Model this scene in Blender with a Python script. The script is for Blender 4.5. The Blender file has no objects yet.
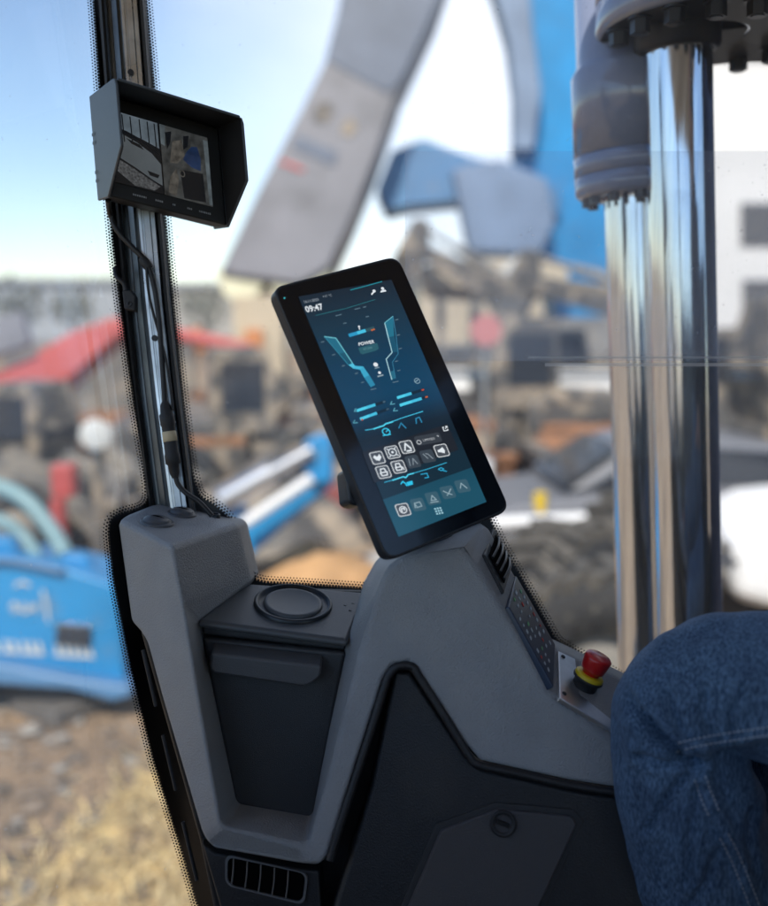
import bpy, bmesh, math, random
from mathutils import Vector, Matrix, noise
from mathutils.bvhtree import BVHTree
random.seed(7)
R = math.radians
scene = bpy.context.scene
COL = scene.collection
EXPOSURE = 0.95

# ------------------------------------------------------------------ camera frame (metres; +Y is forward)
FPX, PITCH, CAMH = 971.0, R(8.4), 2.2
CAM = Vector((0, 0, CAMH))
FWD = Vector((0, math.cos(PITCH), -math.sin(PITCH)))
UP = Vector((0, math.sin(PITCH), math.cos(PITCH)))
RIGHT = Vector((1, 0, 0))

def ray(px, py):
    return RIGHT * ((px - 384) / FPX) + UP * ((453 - py) / FPX) + FWD

def P(px, py, d):
    return CAM + ray(px, py) * d

def plane3(a, b, c):
    n = (b - a).cross(c - a).normalized()
    return (a, n)

def hit(px, py, pl, off=0.0):
    a, n = pl
    r = ray(px, py)
    t = (a - CAM).dot(n) / r.dot(n)
    s = -1 if n.dot(r) > 0 else 1
    return CAM + r * t + n * s * off

def GP(px, D):
    return Vector(((px - 384) / FPX * D, (D - CAMH * math.sin(PITCH)) / math.cos(PITCH), 0))

def to_px(p):
    q = p - CAM
    d = q.dot(FWD)
    return (384 + q.x / d * FPX, 453 - q.dot(UP) / d * FPX, d)

# ------------------------------------------------------------------ materials
def new_mat(name):
    m = bpy.data.materials.new(name); m.use_nodes = True
    return m, m.node_tree, m.node_tree.nodes['Principled BSDF']

def mat(name, col, rough=0.5, metal=0.0, var=0.0, vscale=8.0, bump=0.0, bscale=200.0, spec=0.5, coat=0.0, dirt=None, dscale=3.0, dlo=0.5, dhi=0.7, rvar=0.0):
    m, nt, b = new_mat(name)
    L = nt.links
    b.inputs['Base Color'].default_value = (*col, 1)
    b.inputs['Roughness'].default_value = rough
    b.inputs['Metallic'].default_value = metal
    b.inputs['Specular IOR Level'].default_value = spec
    b.inputs['Coat Weight'].default_value = coat
    tc = nt.nodes.new('ShaderNodeTexCoord')
    src = None
    if var > 0:
        n = nt.nodes.new('ShaderNodeTexNoise'); n.inputs['Scale'].default_value = vscale; n.inputs['Detail'].default_value = 6
        L.new(tc.outputs['Object'], n.inputs['Vector'])
        r = nt.nodes.new('ShaderNodeValToRGB')
        r.color_ramp.elements[0].position = .3; r.color_ramp.elements[1].position = .7
        r.color_ramp.elements[0].color = (*[c * (1 - var) for c in col], 1)
        r.color_ramp.elements[1].color = (*[min(1, c * (1 + var)) for c in col], 1)
        L.new(n.outputs['Fac'], r.inputs['Fac']); src = r.outputs['Color']
    if dirt is not None:
        n = nt.nodes.new('ShaderNodeTexNoise'); n.inputs['Scale'].default_value = dscale; n.inputs['Detail'].default_value = 8
        L.new(tc.outputs['Object'], n.inputs['Vector'])
        mr = nt.nodes.new('ShaderNodeMapRange'); mr.inputs[1].default_value = dlo; mr.inputs[2].default_value = dhi
        L.new(n.outputs['Fac'], mr.inputs[0])
        mx = nt.nodes.new('ShaderNodeMix'); mx.data_type = 'RGBA'
        L.new(mr.outputs[0], mx.inputs[0])
        if src: L.new(src, mx.inputs[6])
        else: mx.inputs[6].default_value = (*col, 1)
        mx.inputs[7].default_value = (*dirt, 1); src = mx.outputs[2]
    if src: L.new(src, b.inputs['Base Color'])
    if rvar > 0:
        n = nt.nodes.new('ShaderNodeTexNoise'); n.inputs['Scale'].default_value = 14; n.inputs['Detail'].default_value = 5
        L.new(tc.outputs['Object'], n.inputs['Vector'])
        mr = nt.nodes.new('ShaderNodeMapRange'); mr.inputs[1].default_value = .3; mr.inputs[2].default_value = .7
        mr.inputs[3].default_value = max(0, rough - rvar); mr.inputs[4].default_value = min(1, rough + rvar)
        L.new(n.outputs['Fac'], mr.inputs[0]); L.new(mr.outputs[0], b.inputs['Roughness'])
    if bump > 0:
        n = nt.nodes.new('ShaderNodeTexNoise'); n.inputs['Scale'].default_value = bscale; n.inputs['Detail'].default_value = 3
        L.new(tc.outputs['Object'], n.inputs['Vector'])
        bp = nt.nodes.new('ShaderNodeBump'); bp.inputs['Strength'].default_value = bump; bp.inputs['Distance'].default_value = .002
        L.new(n.outputs['Fac'], bp.inputs['Height']); L.new(bp.outputs[0], b.inputs['Normal'])
    return m

def emis(name, rgb255, k=1.0, noise_amt=0.0, nscale=120):
    def lin(c):
        c /= 255.0
        return c / 12.92 if c <= .04045 else ((c + .055) / 1.055) ** 2.4
    col = [lin(c) * k / (2 ** EXPOSURE) for c in rgb255]
    m, nt, b = new_mat(name)
    b.inputs['Base Color'].default_value = (.005, .006, .008, 1)
    b.inputs['Roughness'].default_value = .12
    b.inputs['Emission Color'].default_value = (*col, 1)
    b.inputs['Emission Strength'].default_value = 1
    if noise_amt:
        tc = nt.nodes.new('ShaderNodeTexCoord'); n = nt.nodes.new('ShaderNodeTexNoise')
        n.inputs['Scale'].default_value = nscale; n.inputs['Detail'].default_value = 8
        r = nt.nodes.new('ShaderNodeValToRGB')
        r.color_ramp.elements[0].position = .3; r.color_ramp.elements[1].position = .7
        r.color_ramp.elements[0].color = (*[c * (1 - noise_amt) for c in col], 1)
        r.color_ramp.elements[1].color = (*[c * (1 + noise_amt) for c in col], 1)
        nt.links.new(tc.outputs['Object'], n.inputs['Vector']); nt.links.new(n.outputs['Fac'], r.inputs['Fac'])
        nt.links.new(r.outputs['Color'], b.inputs['Emission Color'])
    return m

def glass_pane(name, tint, reflect, milk, milkcol=(.75, .8, .85)):
    m, nt, b = new_mat(name)
    nt.nodes.remove(b)
    out = nt.nodes['Material Output']
    tr = nt.nodes.new('ShaderNodeBsdfTransparent'); tr.inputs[0].default_value = (*tint, 1)
    gl = nt.nodes.new('ShaderNodeBsdfGlossy'); gl.inputs['Roughness'].default_value = 0.0; gl.inputs[0].default_value = (.95, .97, 1, 1)
    df = nt.nodes.new('ShaderNodeBsdfTranslucent'); df.inputs[0].default_value = (*milkcol, 1)
    lw = nt.nodes.new('ShaderNodeFresnel'); lw.inputs[0].default_value = 1.45
    mu = nt.nodes.new('ShaderNodeMath'); mu.operation = 'MULTIPLY'; mu.inputs[1].default_value = reflect
    nt.links.new(lw.outputs[0], mu.inputs[0])
    m1 = nt.nodes.new('ShaderNodeMixShader'); nt.links.new(mu.outputs[0], m1.inputs[0])
    nt.links.new(tr.outputs[0], m1.inputs[1]); nt.links.new(gl.outputs[0], m1.inputs[2])
    m2 = nt.nodes.new('ShaderNodeMixShader')
    tc = nt.nodes.new('ShaderNodeTexCoord'); n = nt.nodes.new('ShaderNodeTexNoise'); n.inputs['Scale'].default_value = 5; n.inputs['Detail'].default_value = 7
    nt.links.new(tc.outputs['Object'], n.inputs['Vector'])
    mr = nt.nodes.new('ShaderNodeMapRange'); mr.inputs[1].default_value = .3; mr.inputs[2].default_value = .7
    mr.inputs[3].default_value = milk * .6; mr.inputs[4].default_value = milk * 1.4
    nt.links.new(n.outputs['Fac'], mr.inputs[0])
    n5 = nt.nodes.new('ShaderNodeTexNoise'); n5.inputs['Scale'].default_value = 170; n5.inputs['Detail'].default_value = 1; nt.links.new(tc.outputs['Object'], n5.inputs['Vector'])
    m5 = nt.nodes.new('ShaderNodeMapRange'); m5.inputs[1].default_value = .73; m5.inputs[2].default_value = .82; m5.inputs[3].default_value = 0; m5.inputs[4].default_value = .22; nt.links.new(n5.outputs['Fac'], m5.inputs[0])
    a5 = nt.nodes.new('ShaderNodeMath'); a5.operation = 'ADD'; nt.links.new(mr.outputs[0], a5.inputs[0]); nt.links.new(m5.outputs[0], a5.inputs[1]); nt.links.new(a5.outputs[0], m2.inputs[0])
    nt.links.new(m1.outputs[0], m2.inputs[1]); nt.links.new(df.outputs[0], m2.inputs[2])
    nt.links.new(m2.outputs[0], out.inputs['Surface'])
    return m

M = {}
def chrome():
    m, nt, b = new_mat('chrome'); L = nt.links
    b.inputs['Metallic'].default_value = 1
    tc = nt.nodes.new('ShaderNodeTexCoord'); mp = nt.nodes.new('ShaderNodeMapping'); mp.inputs['Scale'].default_value = (60, 60, 1.2)
    L.new(tc.outputs['Object'], mp.inputs[0])
    n = nt.nodes.new('ShaderNodeTexNoise'); n.inputs['Scale'].default_value = 3; n.inputs['Detail'].default_value = 6; L.new(mp.outputs[0], n.inputs['Vector'])
    n2 = nt.nodes.new('ShaderNodeTexNoise'); n2.inputs['Scale'].default_value = 9; n2.inputs['Detail'].default_value = 8; L.new(tc.outputs['Object'], n2.inputs['Vector'])
    r = nt.nodes.new('ShaderNodeMapRange'); r.inputs[1].default_value = .35; r.inputs[2].default_value = .75; r.inputs[3].default_value = .05; r.inputs[4].default_value = .24
    ml = nt.nodes.new('ShaderNodeMix'); ml.inputs[0].default_value = .5; L.new(n.outputs['Fac'], ml.inputs[2]); L.new(n2.outputs['Fac'], ml.inputs[3])
    L.new(ml.outputs[0], r.inputs[0]); L.new(r.outputs[0], b.inputs['Roughness'])
    c = nt.nodes.new('ShaderNodeValToRGB'); c.color_ramp.elements[0].position = .3; c.color_ramp.elements[0].color = (.62, .68, .78, 1); c.color_ramp.elements[1].position = .7; c.color_ramp.elements[1].color = (.84, .86, .88, 1)
    L.new(n.outputs['Fac'], c.inputs[0]); L.new(c.outputs[0], b.inputs['Base Color'])
    bp = nt.nodes.new('ShaderNodeBump'); bp.inputs['Strength'].default_value = .05; bp.inputs['Distance'].default_value = .001; L.new(n.outputs['Fac'], bp.inputs['Height']); L.new(bp.outputs[0], b.inputs['Normal'])
    return m
M['grey_plastic'] = mat('grey_plastic', (.295, .305, .312), .50, bump=.8, bscale=560, var=.07, vscale=22, rvar=.07, dirt=(.36, .35, .33), dscale=6, dlo=.52, dhi=.85)
M['bin_plastic'] = mat('bin_plastic', (.034, .036, .038), .42, bump=.3, bscale=1100, var=.06, vscale=30)
M['lid_plastic'] = mat('lid_plastic', (.072, .078, .082), .36, bump=.2, bscale=1200)
M['black_plastic'] = mat('black_plastic', (.012, .013, .015), .45, bump=.4, bscale=600, var=.15, vscale=12, rvar=.1, dirt=(.045, .042, .038), dscale=7, dlo=.58, dhi=.85)
M['panel_plastic'] = mat('panel_plastic', (.062, .060, .064), .36, bump=.7, bscale=1000)
M['rubber'] = mat('rubber', (.022, .023, .025), .6, bump=.2, bscale=500)
M['gloss_black'] = mat('gloss_black', (.006, .009, .014), .13, coat=.4, rvar=.08)
M['housing'] = mat('housing', (.018, .021, .026), .38, bump=.2, bscale=900)
M['hood'] = mat('hood_plastic', (.055, .07, .085), .42, bump=.25, bscale=800)
M['hood_inside'] = mat('hood_inside', (.010, .011, .013), .6)
M['aluminium'] = mat('aluminium', (.62, .65, .66), .30, 1.0, var=.2, vscale=40, rvar=.08)
M['dark_metal'] = mat('dark_metal', (.035, .04, .045), .38, .6, var=.2, vscale=25)
M['pillar_metal'] = mat('pillar_metal', (.15, .16, .165), .34, .75, var=.2, vscale=25)
M['cap_rubber'] = mat('cap_rubber', (.075, .08, .088), .42)
M['handle_plastic'] = mat('handle_plastic', (.075, .077, .08), .42, bump=.3, bscale=900)
M['frit'] = mat('frit', (.004, .004, .005), .35)
M['chrome'] = chrome()
M['steel_plate'] = mat('steel_plate', (.80, .81, .82), .34, .9, var=.06, vscale=60, rvar=.06)
M['cylinder_paint'] = mat('cylinder_paint', (.25, .29, .42), .16, coat=.6, var=.12, vscale=6, rvar=.06)
M['cylinder_dark'] = mat('cylinder_dark', (.010, .011, .014), .45)
M['vent_trim'] = mat('vent_trim', (.16, .165, .17), .35, .3)
M['navy'] = mat('navy_paint', (.012, .022, .06), .35)
M['void'] = mat('void_black', (.002, .002, .002), .9, spec=.05)
M['bolt'] = mat('bolt_steel', (.05, .052, .058), .35, .8)
M['red_button'] = mat('red_button', (.55, .012, .012), .32, coat=.3)
M['yellow'] = mat('yellow_plastic', (.75, .55, .02), .4)
M['cream'] = mat('cream_tape', (.62, .52, .33), .6)
M['cable'] = mat('cable', (.012, .012, .013), .5)
M['switch_foil'] = mat('switch_foil', (.02, .035, .07), .28)
M['foil_white'] = mat('foil_white', (.55, .62, .65), .5)
M['foil_green'] = mat('foil_green', (.2, .5, .25), .5)
M['foil_red'] = mat('foil_red', (.6, .06, .04), .5)
M['thread'] = mat('thread', (.52, .55, .58), .8)
M['mark_white'] = mat('mark_white', (.35, .37, .4), .5)
M['skin'] = mat('skin', (.45, .27, .2), .5)
M['hair'] = mat('hair', (.05, .035, .025), .6)
M['jacket'] = mat('jacket', (.03, .035, .045), .85, bump=.5, bscale=300)
M['boot'] = mat('boot', (.04, .03, .022), .6)
M['seat_fabric'] = mat('seat_fabric', (.02, .021, .023), .9, bump=.6, bscale=400)
M['headliner'] = mat('headliner', (.62, .62, .61), .9)
M['glass_front'] = glass_pane('glass_front', (.95, .965, .97), .30, .062)  # milk whitens the pane in place of haze over the yard
M['glass_side'] = glass_pane('glass_side', (.93, .95, .965), .10, .085)  # stronger milk, a painted-in haze over the side view
M['glass_veil'] = glass_pane('glass_veil', (.95, .97, 1.0), .5, .16, (.78, .84, 1.0))  # whitish mix imitating a pale reflection on the windscreen
M['glass_glint'] = glass_pane('glass_glint', (.95, .97, .97), .4, .42, (.95, .97, 1.0))  # whiter mix for the bright lines of that reflection
M['sticker'] = mat('sticker_paper', (.6, .6, .56), .6)

# denim: twill weave with light flecks
def denim():
    m, nt, b = new_mat('denim'); L = nt.links
    tc = nt.nodes.new('ShaderNodeTexCoord')
    n1 = nt.nodes.new('ShaderNodeTexNoise'); n1.inputs['Scale'].default_value = 540; n1.inputs['Detail'].default_value = 3
    mp = nt.nodes.new('ShaderNodeMapping'); mp.inputs['Rotation'].default_value = (.3, .5, .7); mp.inputs['Scale'].default_value = (1, 1, .25)
    L.new(tc.outputs['Object'], mp.inputs[0]); L.new(mp.outputs[0], n1.inputs['Vector'])
    n2 = nt.nodes.new('ShaderNodeTexNoise'); n2.inputs['Scale'].default_value = 26; n2.inputs['Detail'].default_value = 7
    L.new(tc.outputs['Object'], n2.inputs['Vector'])
    r1 = nt.nodes.new('ShaderNodeValToRGB'); e = r1.color_ramp.elements
    e[0].position = .36; e[0].color = (.017, .046, .098, 1); e[1].position = .72; e[1].color = (.14, .235, .37, 1)
    L.new(n1.outputs['Fac'], r1.inputs['Fac'])
    r2 = nt.nodes.new('ShaderNodeValToRGB'); e = r2.color_ramp.elements
    e[0].position = .3; e[0].color = (.68, .70, .74, 1); e[1].position = .72; e[1].color = (1.25, 1.25, 1.22, 1)
    L.new(n2.outputs['Fac'], r2.inputs['Fac'])
    mx = nt.nodes.new('ShaderNodeMix'); mx.data_type = 'RGBA'; mx.blend_type = 'MULTIPLY'; mx.inputs[0].default_value = 1
    L.new(r1.outputs[0], mx.inputs[6]); L.new(r2.outputs[0], mx.inputs[7]); L.new(mx.outputs[2], b.inputs['Base Color'])
    b.inputs['Roughness'].default_value = .85
    b.inputs['Sheen Weight'].default_value = .25; b.inputs['Sheen Tint'].default_value = (.4, .55, .8, 1)
    bp = nt.nodes.new('ShaderNodeBump'); bp.inputs['Strength'].default_value = .7; bp.inputs['Distance'].default_value = .0016
    L.new(n1.outputs['Fac'], bp.inputs['Height']); L.new(bp.outputs[0], b.inputs['Normal'])
    return m
M['denim'] = denim()

# ------------------------------------------------------------------ object helpers
def tag(o, label=None, cat=None, group=None, kind=None):
    if label: o['label'] = label
    if cat: o['category'] = cat
    if group: o['group'] = group
    if kind: o['kind'] = kind
    return o

def thing(name, label, cat, loc=(0, 0, 0), group=None):
    o = bpy.data.objects.new(name, None); COL.objects.link(o)
    o.empty_display_size = .1; o.location = loc
    return tag(o, label, cat, group)

def world_loc(o):
    v = Vector(o.location)
    return v

def link(name, me, material, parent=None, bevel=0.0, seg=3, angle=30, wn=True):
    o = bpy.data.objects.new(name, me); COL.objects.link(o)
    for m in (material if isinstance(material, (list, tuple)) else [material]):
        me.materials.append(m)
    if parent is not None:
        o.parent = parent
        root = parent
        while root.parent: root = root.parent
        if parent.parent is None:
            o.matrix_parent_inverse = Matrix.Translation(-Vector(parent.location))
        else:                                  # parent mesh has identity world transform
            o.matrix_parent_inverse = Matrix.Identity(4)
    if bevel > 0:
        b = o.modifiers.new('bevel', 'BEVEL'); b.width = bevel; b.segments = seg; b.limit_method = 'ANGLE'; b.angle_limit = R(angle)
        b.use_clamp_overlap = True; b.harden_normals = False
        for p in me.polygons: p.use_smooth = True
        if wn:
            w = o.modifiers.new('wn', 'WEIGHTED_NORMAL'); w.keep_sharp = False; w.weight = 80
    return o

class MB:
    """collects geometry in world (or local) space, then links it as one mesh"""
    def __init__(s): s.v = []; s.f = []; s.mi = []; s.sm = []
    def add(s, vs, fs, mi=0, smooth=False):
        k = len(s.v); s.v += [Vector(v) for v in vs]
        for f in fs:
            s.f.append([i + k for i in f]); s.mi.append(mi); s.sm.append(smooth)
        return s
    def box(s, c, size, rot=None, mi=0):
        hx, hy, hz = [a / 2 for a in size]
        vs = [Vector((x, y, z)) for x in (-hx, hx) for y in (-hy, hy) for z in (-hz, hz)]
        if rot is not None: vs = [rot @ v for v in vs]
        c = Vector(c)
        s.add([v + c for v in vs], [(0, 1, 3, 2), (4, 6, 7, 5), (0, 4, 5, 1), (2, 3, 7, 6), (0, 2, 6, 4), (1, 5, 7, 3)], mi)
        return s
    def prism(s, front, vec, mi=0):
        n = len(front); vec = Vector(vec)
        vs = [Vector(v) for v in front] + [Vector(v) + vec for v in front]
        s.add(vs, [list(range(n)), list(range(2 * n - 1, n - 1, -1))] + [(i, i + n, (i + 1) % n + n, (i + 1) % n) for i in range(n)], mi)
        return s
    def cyl(s, p0, p1, r0, r1=None, n=32, mi=0, smooth=True, caps=True):
        p0 = Vector(p0); p1 = Vector(p1); r1 = r0 if r1 is None else r1
        ax = (p1 - p0).normalized(); a = ax.orthogonal().normalized(); b = ax.cross(a)
        k = [(math.cos(2 * math.pi * i / n), math.sin(2 * math.pi * i / n)) for i in range(n)]
        vs = [p0 + (a * c + b * q) * r0 for c, q in k] + [p1 + (a * c + b * q) * r1 for c, q in k]
        s.add(vs, [(i, (i + 1) % n, (i + 1) % n + n, i + n) for i in range(n)], mi, smooth)
        if caps:
            s.add(vs[:n], [list(range(n - 1, -1, -1))], mi); s.add(vs[n:], [list(range(n))], mi)
        return s
    def lathe(s, p0, ax, prof, n=40, mi=0):
        """prof: list of (distance along axis, radius)"""
        p0 = Vector(p0); ax = Vector(ax).normalized(); a = ax.orthogonal().normalized(); b = ax.cross(a)
        vs = []
        for h, r in prof:
            for i in range(n):
                t = 2 * math.pi * i / n
                vs.append(p0 + ax * h + (a * math.cos(t) + b * math.sin(t)) * r)
        fs = []
        for j in range(len(prof) - 1):
            for i in range(n):
                fs.append((j * n + i, j * n + (i + 1) % n, (j + 1) * n + (i + 1) % n, (j + 1) * n + i))
        s.add(vs, fs, mi, True)
        return s
    def tube(s, pts, r, n=10, mi=0, smooth_path=True, sub=8):
        if smooth_path: pts = catmull(pts, sub)
        pts = [Vector(p) for p in pts]
        rs = r if isinstance(r, list) else [r] * len(pts)
        if len(rs) != len(pts):
            rs = [rs[min(len(rs) - 1, int(i * len(rs) / len(pts)))] for i in range(len(pts))]
        t = (pts[1] - pts[0]).normalized(); a = t.orthogonal().normalized()
        vs = []
        for i, p in enumerate(pts):
            t = (pts[min(i + 1, len(pts) - 1)] - pts[max(i - 1, 0)]).normalized()
            a = (a - t * a.dot(t)).normalized(); b = t.cross(a)
            for k in range(n):
                q = 2 * math.pi * k / n
                vs.append(p + (a * math.cos(q) + b * math.sin(q)) * rs[i])
        fs = [(i * n + k, i * n + (k + 1) % n, (i + 1) * n + (k + 1) % n, (i + 1) * n + k) for i in range(len(pts) - 1) for k in range(n)]
        s.add(vs, fs, mi, True)
        s.add(vs[:n], [list(range(n - 1, -1, -1))], mi); s.add(vs[-n:], [list(range(n))], mi)
        return s
    def build(s, name, material, parent=None, bevel=0.0, seg=3, angle=30, fix=True, local=False):
        me = bpy.data.meshes.new(name)
        me.from_pydata(s.v, [], s.f)
        for p, i, q in zip(me.polygons, s.mi, s.sm): p.material_index = i; p.use_smooth = q
        if fix:
            bm = bmesh.new(); bm.from_mesh(me); bmesh.ops.recalc_face_normals(bm, faces=bm.faces); bm.to_mesh(me); bm.free()
        me.update()
        if local:
            o = bpy.data.objects.new(name, me); COL.objects.link(o)
            for m in (material if isinstance(material, (list, tuple)) else [material]): me.materials.append(m)
            if parent is not None: o.parent = parent
            if bevel > 0:
                b = o.modifiers.new('bevel', 'BEVEL'); b.width = bevel; b.segments = seg; b.limit_method = 'ANGLE'; b.angle_limit = R(angle)
            return o
        return link(name, me, material, parent, bevel, seg, angle)

def round_poly(c, r, seg=6):
    out = []
    n = len(c)
    for i in range(n):
        p, a, b = c[i], c[i - 1], c[(i + 1) % n]
        u = (a - p).normalized(); v = (b - p).normalized()
        for k in range(seg + 1):
            t = k / seg
            s, e = p + u * r, p + v * r
            out.append((s * (1 - t) ** 2 + p * 2 * t * (1 - t) + e * t * t))
    return out

def catmull(pts, sub=8):
    pts = [Vector(p) for p in pts]; out = []
    for i in range(len(pts) - 1):
        p0 = pts[max(i - 1, 0)]; p1 = pts[i]; p2 = pts[i + 1]; p3 = pts[min(i + 2, len(pts) - 1)]
        for k in range(sub):
            t = k / sub
            out.append(.5 * ((2 * p1) + (p2 - p0) * t + (2 * p0 - 5 * p1 + 4 * p2 - p3) * t * t + (3 * p1 - p0 - 3 * p2 + p3) * t ** 3))
    out.append(pts[-1])
    return out

def prism_px(poly, D, thick):
    return MB().prism([P(x, y, D) for x, y in poly], FWD * thick)

def shell(faces, vec, verts, thick_edges=True):
    """front faces sharing named vertices; the open boundary is extruded along vec"""
    names = list(verts); idx = {n: i for i, n in enumerate(names)}
    bm = bmesh.new()
    bv = [bm.verts.new(verts[n]) for n in names]
    for f in faces: bm.faces.new([bv[idx[n]] for n in f])
    bm.normal_update()
    edges = [e for e in bm.edges if e.is_boundary]
    dark = {bv[idx[n]] for n in names if n in ('s1', 's2', 'r16', 'r15', 'r14', 'r13', 'r12b', 'r12', 'r11', 'r10')}
    old = set(bm.faces)
    r = bmesh.ops.extrude_edge_only(bm, edges=edges)
    for f in bm.faces:
        if f not in old and sum(v in dark for v in f.verts) == 2: f.material_index = 1  # cutout return faces painted black as shade; the plastic itself is grey
    for v in [g for g in r['geom'] if isinstance(g, bmesh.types.BMVert)]: v.co += vec
    for v in [v for v in bm.verts if not v.link_faces]: bm.verts.remove(v)
    for f in bm.faces: f.tag = False
    bmesh.ops.recalc_face_normals(bm, faces=bm.faces)
    # orient so the first faces look at the camera
    bm.faces.ensure_lookup_table()
    f = bm.faces[0]
    if f.normal.dot(f.calc_center_median() - CAM) > 0: bmesh.ops.reverse_faces(bm, faces=bm.faces)
    me = bpy.data.meshes.new('shell'); bm.to_mesh(me); bm.free()
    return me

# ================================================================== CAB
D_GLASS = 1.20
cab = thing('operator_cab', 'dark machine cab with slanted ribbed front pillar and dotted black glass borders', 'cab', (0, .4, CAMH - .9))
SIDE = plane3(P(95, 0, 1.2), P(160, 500, 1.2), P(0, 250, 1.02))
FRONT = plane3(P(0, 0, D_GLASS), P(500, 0, D_GLASS), P(0, 900, D_GLASS))

def quad_pane(name, pts, m, parent, off=.004):
    n = (pts[1] - pts[0]).cross(pts[2] - pts[0]).normalized() * off
    return MB().prism(pts, n).build(name, m, parent)

windshield = MB().add([P(90, -140, D_GLASS), P(1100, -140, D_GLASS), P(1100, 800, D_GLASS), P(215, 800, D_GLASS)], [(0, 1, 2, 3)]).build('windshield', M['glass_front'], cab, fix=False)
side_window = MB().add([hit(-260, -160, SIDE), hit(72, -160, SIDE), hit(216, 980, SIDE), hit(-260, 980, SIDE)], [(0, 1, 2, 3)]).build('side_window', M['glass_side'], cab, fix=False)
veil = MB().add([P(405, 151, D_GLASS - .012), P(1100, 151, D_GLASS - .012), P(1100, 361, D_GLASS - .012), P(405, 361, D_GLASS - .012)], [(0, 1, 2, 3)]).build('reflection_veil', M['glass_veil'], cab, fix=False)  # added milky sheet standing in for a reflection in the glass
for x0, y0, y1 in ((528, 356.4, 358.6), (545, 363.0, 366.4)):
    MB().add([P(x0, y0, D_GLASS - .014), P(1100, y0, D_GLASS - .014), P(1100, y1, D_GLASS - .014), P(x0, y1, D_GLASS - .014)], [(0, 1, 2, 3)]).build('reflection_line', M['glass_glint'], veil, fix=False)  # pale strips drawn as the reflection's bright lower lines

# ---- black ceramic borders with dot fringe
def border(path, widths, pl, off, side, pitch=3.0, rows=(1.5, 1.15, .8)):
    """path: pixel polyline of the solid edge; side +1/-1 picks the normal on which the dots lie"""
    pts = [Vector((x, y)) for x, y in path]
    fine = []
    for i in range(len(pts) - 1):
        k = max(1, int((pts[i + 1] - pts[i]).length / pitch))
        for j in range(k): fine.append(pts[i].lerp(pts[i + 1], j / k))
    fine.append(pts[-1])
    # smooth
    for _ in range(3):
        fine = [fine[0]] + [(fine[i - 1] + fine[i] * 2 + fine[i + 1]) / 4 for i in range(1, len(fine) - 1)] + [fine[-1]]
    nrm = []
    for i in range(len(fine)):
        t = (fine[min(i + 1, len(fine) - 1)] - fine[max(i - 1, 0)]).normalized()
        nrm.append(Vector((-t.y, t.x)) * side)
    m = MB()
    vs = []
    for i, (p, n) in enumerate(zip(fine, nrm)):
        w = widths if not callable(widths) else widths(i / (len(fine) - 1))
        q = p - n * w
        vs += [hit(p.x, p.y, pl, off), hit(q.x, q.y, pl, off)]
    m.add(vs, [(2 * i, 2 * i + 1, 2 * i + 3, 2 * i + 2) for i in range(len(fine) - 1)])
    for r_i, rad in enumerate(rows):
        for i in range(len(fine) - 1):
            a = fine[i].lerp(fine[i + 1], .5 if r_i % 2 else 0)
            n = nrm[i]
            c = a + n * (.8 + r_i * 2.6)
            vs = [hit(c.x + rad * math.cos(t * math.pi / 4), c.y + rad * math.sin(t * math.pi / 4), pl, off + .0002) for t in range(8)]
            m.add(vs, [list(range(8))])
    return m

# windscreen border: down the pillar, round the storage box, along its lid
fp = [(140, -60), (146, 0), (158, 130), (167, 240), (174, 310), (183, 400), (192, 470), (199, 496), (214, 504), (229, 517), (236, 535), (241, 560), (249, 577), (262, 582), (300, 584), (375, 589)]
border(fp, 18, FRONT, .003, -1).build('glass_border', M['frit'], windshield, fix=False)
fp2 = [(470, 470), (490, 520), (503, 548), (522, 580), (545, 621), (556, 641), (572, 651), (596, 663), (640, 688), (760, 750)]
border(fp2, 42, FRONT, .003, -1).build('glass_border', M['frit'], windshield, fix=False)
# side window border: pillar edge, then along the console
sp = [(84, -60), (92, 0), (99, 100), (111, 240), (118, 300), (132, 400), (146, 480), (147, 500), (141, 508), (120, 514), (109, 519), (107, 532), (112, 580), (130, 670), (152, 760), (180, 850), (199, 915), (220, 985)]
border(sp, lambda t: 20 + 24 * min(1, max(0, (t - .5) * 8)), SIDE, .003, 1).build('glass_border', M['frit'], side_window, fix=False)

# ---- ribbed pillar
pil_c = [(118, -70), (122, 0), (131, 120), (142, 240), (147, 300), (158, 400), (171, 500), (174, 520)]
def pillar_pt(t):
    k = t * (len(pil_c) - 1); i = min(int(k), len(pil_c) - 2); f = k - i
    return (pil_c[i][0] * (1 - f) + pil_c[i + 1][0] * f, pil_c[i][1] * (1 - f) + pil_c[i + 1][1] * f)
def pillar_strip(prof, name, m, parent):
    """prof: list of (px offset, depth) across the pillar, front side"""
    N = 36; vs = []; k = len(prof)
    for i in range(N + 1):
        x, y = pillar_pt(i / N)
        for dx, dd in prof: vs.append(P(x + dx, y, 1.175 + dd))
    b = MB()
    b.add(vs, [(i * k + j, i * k + j + 1, (i + 1) * k + j + 1, (i + 1) * k + j) for i in range(N) for j in range(k - 1)])
    # back
    vs2 = []
    for i in range(N + 1):
        x, y = pillar_pt(i / N)
        vs2 += [P(x + prof[0][0], y, 1.175 + max(d for _, d in prof) + .02), P(x + prof[-1][0], y, 1.175 + max(d for _, d in prof) + .02)]
    b.add(vs2, [(i * 2, i * 2 + 2, i * 2 + 3, i * 2 + 1) for i in range(N)])
    return b.build(name, m, parent, fix=True)
pillar = pillar_strip([(-24, .022), (-22, .008), (-16, .006), (-15, .012), (-12, .012), (-11, 0), (-6, -.004), (-5.4, .001), (-3.6, .001), (-3, -.004), (13, -.002), (14, .008), (23, .010), (24, .022)], 'front_pillar', M['pillar_metal'], cab)
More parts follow.
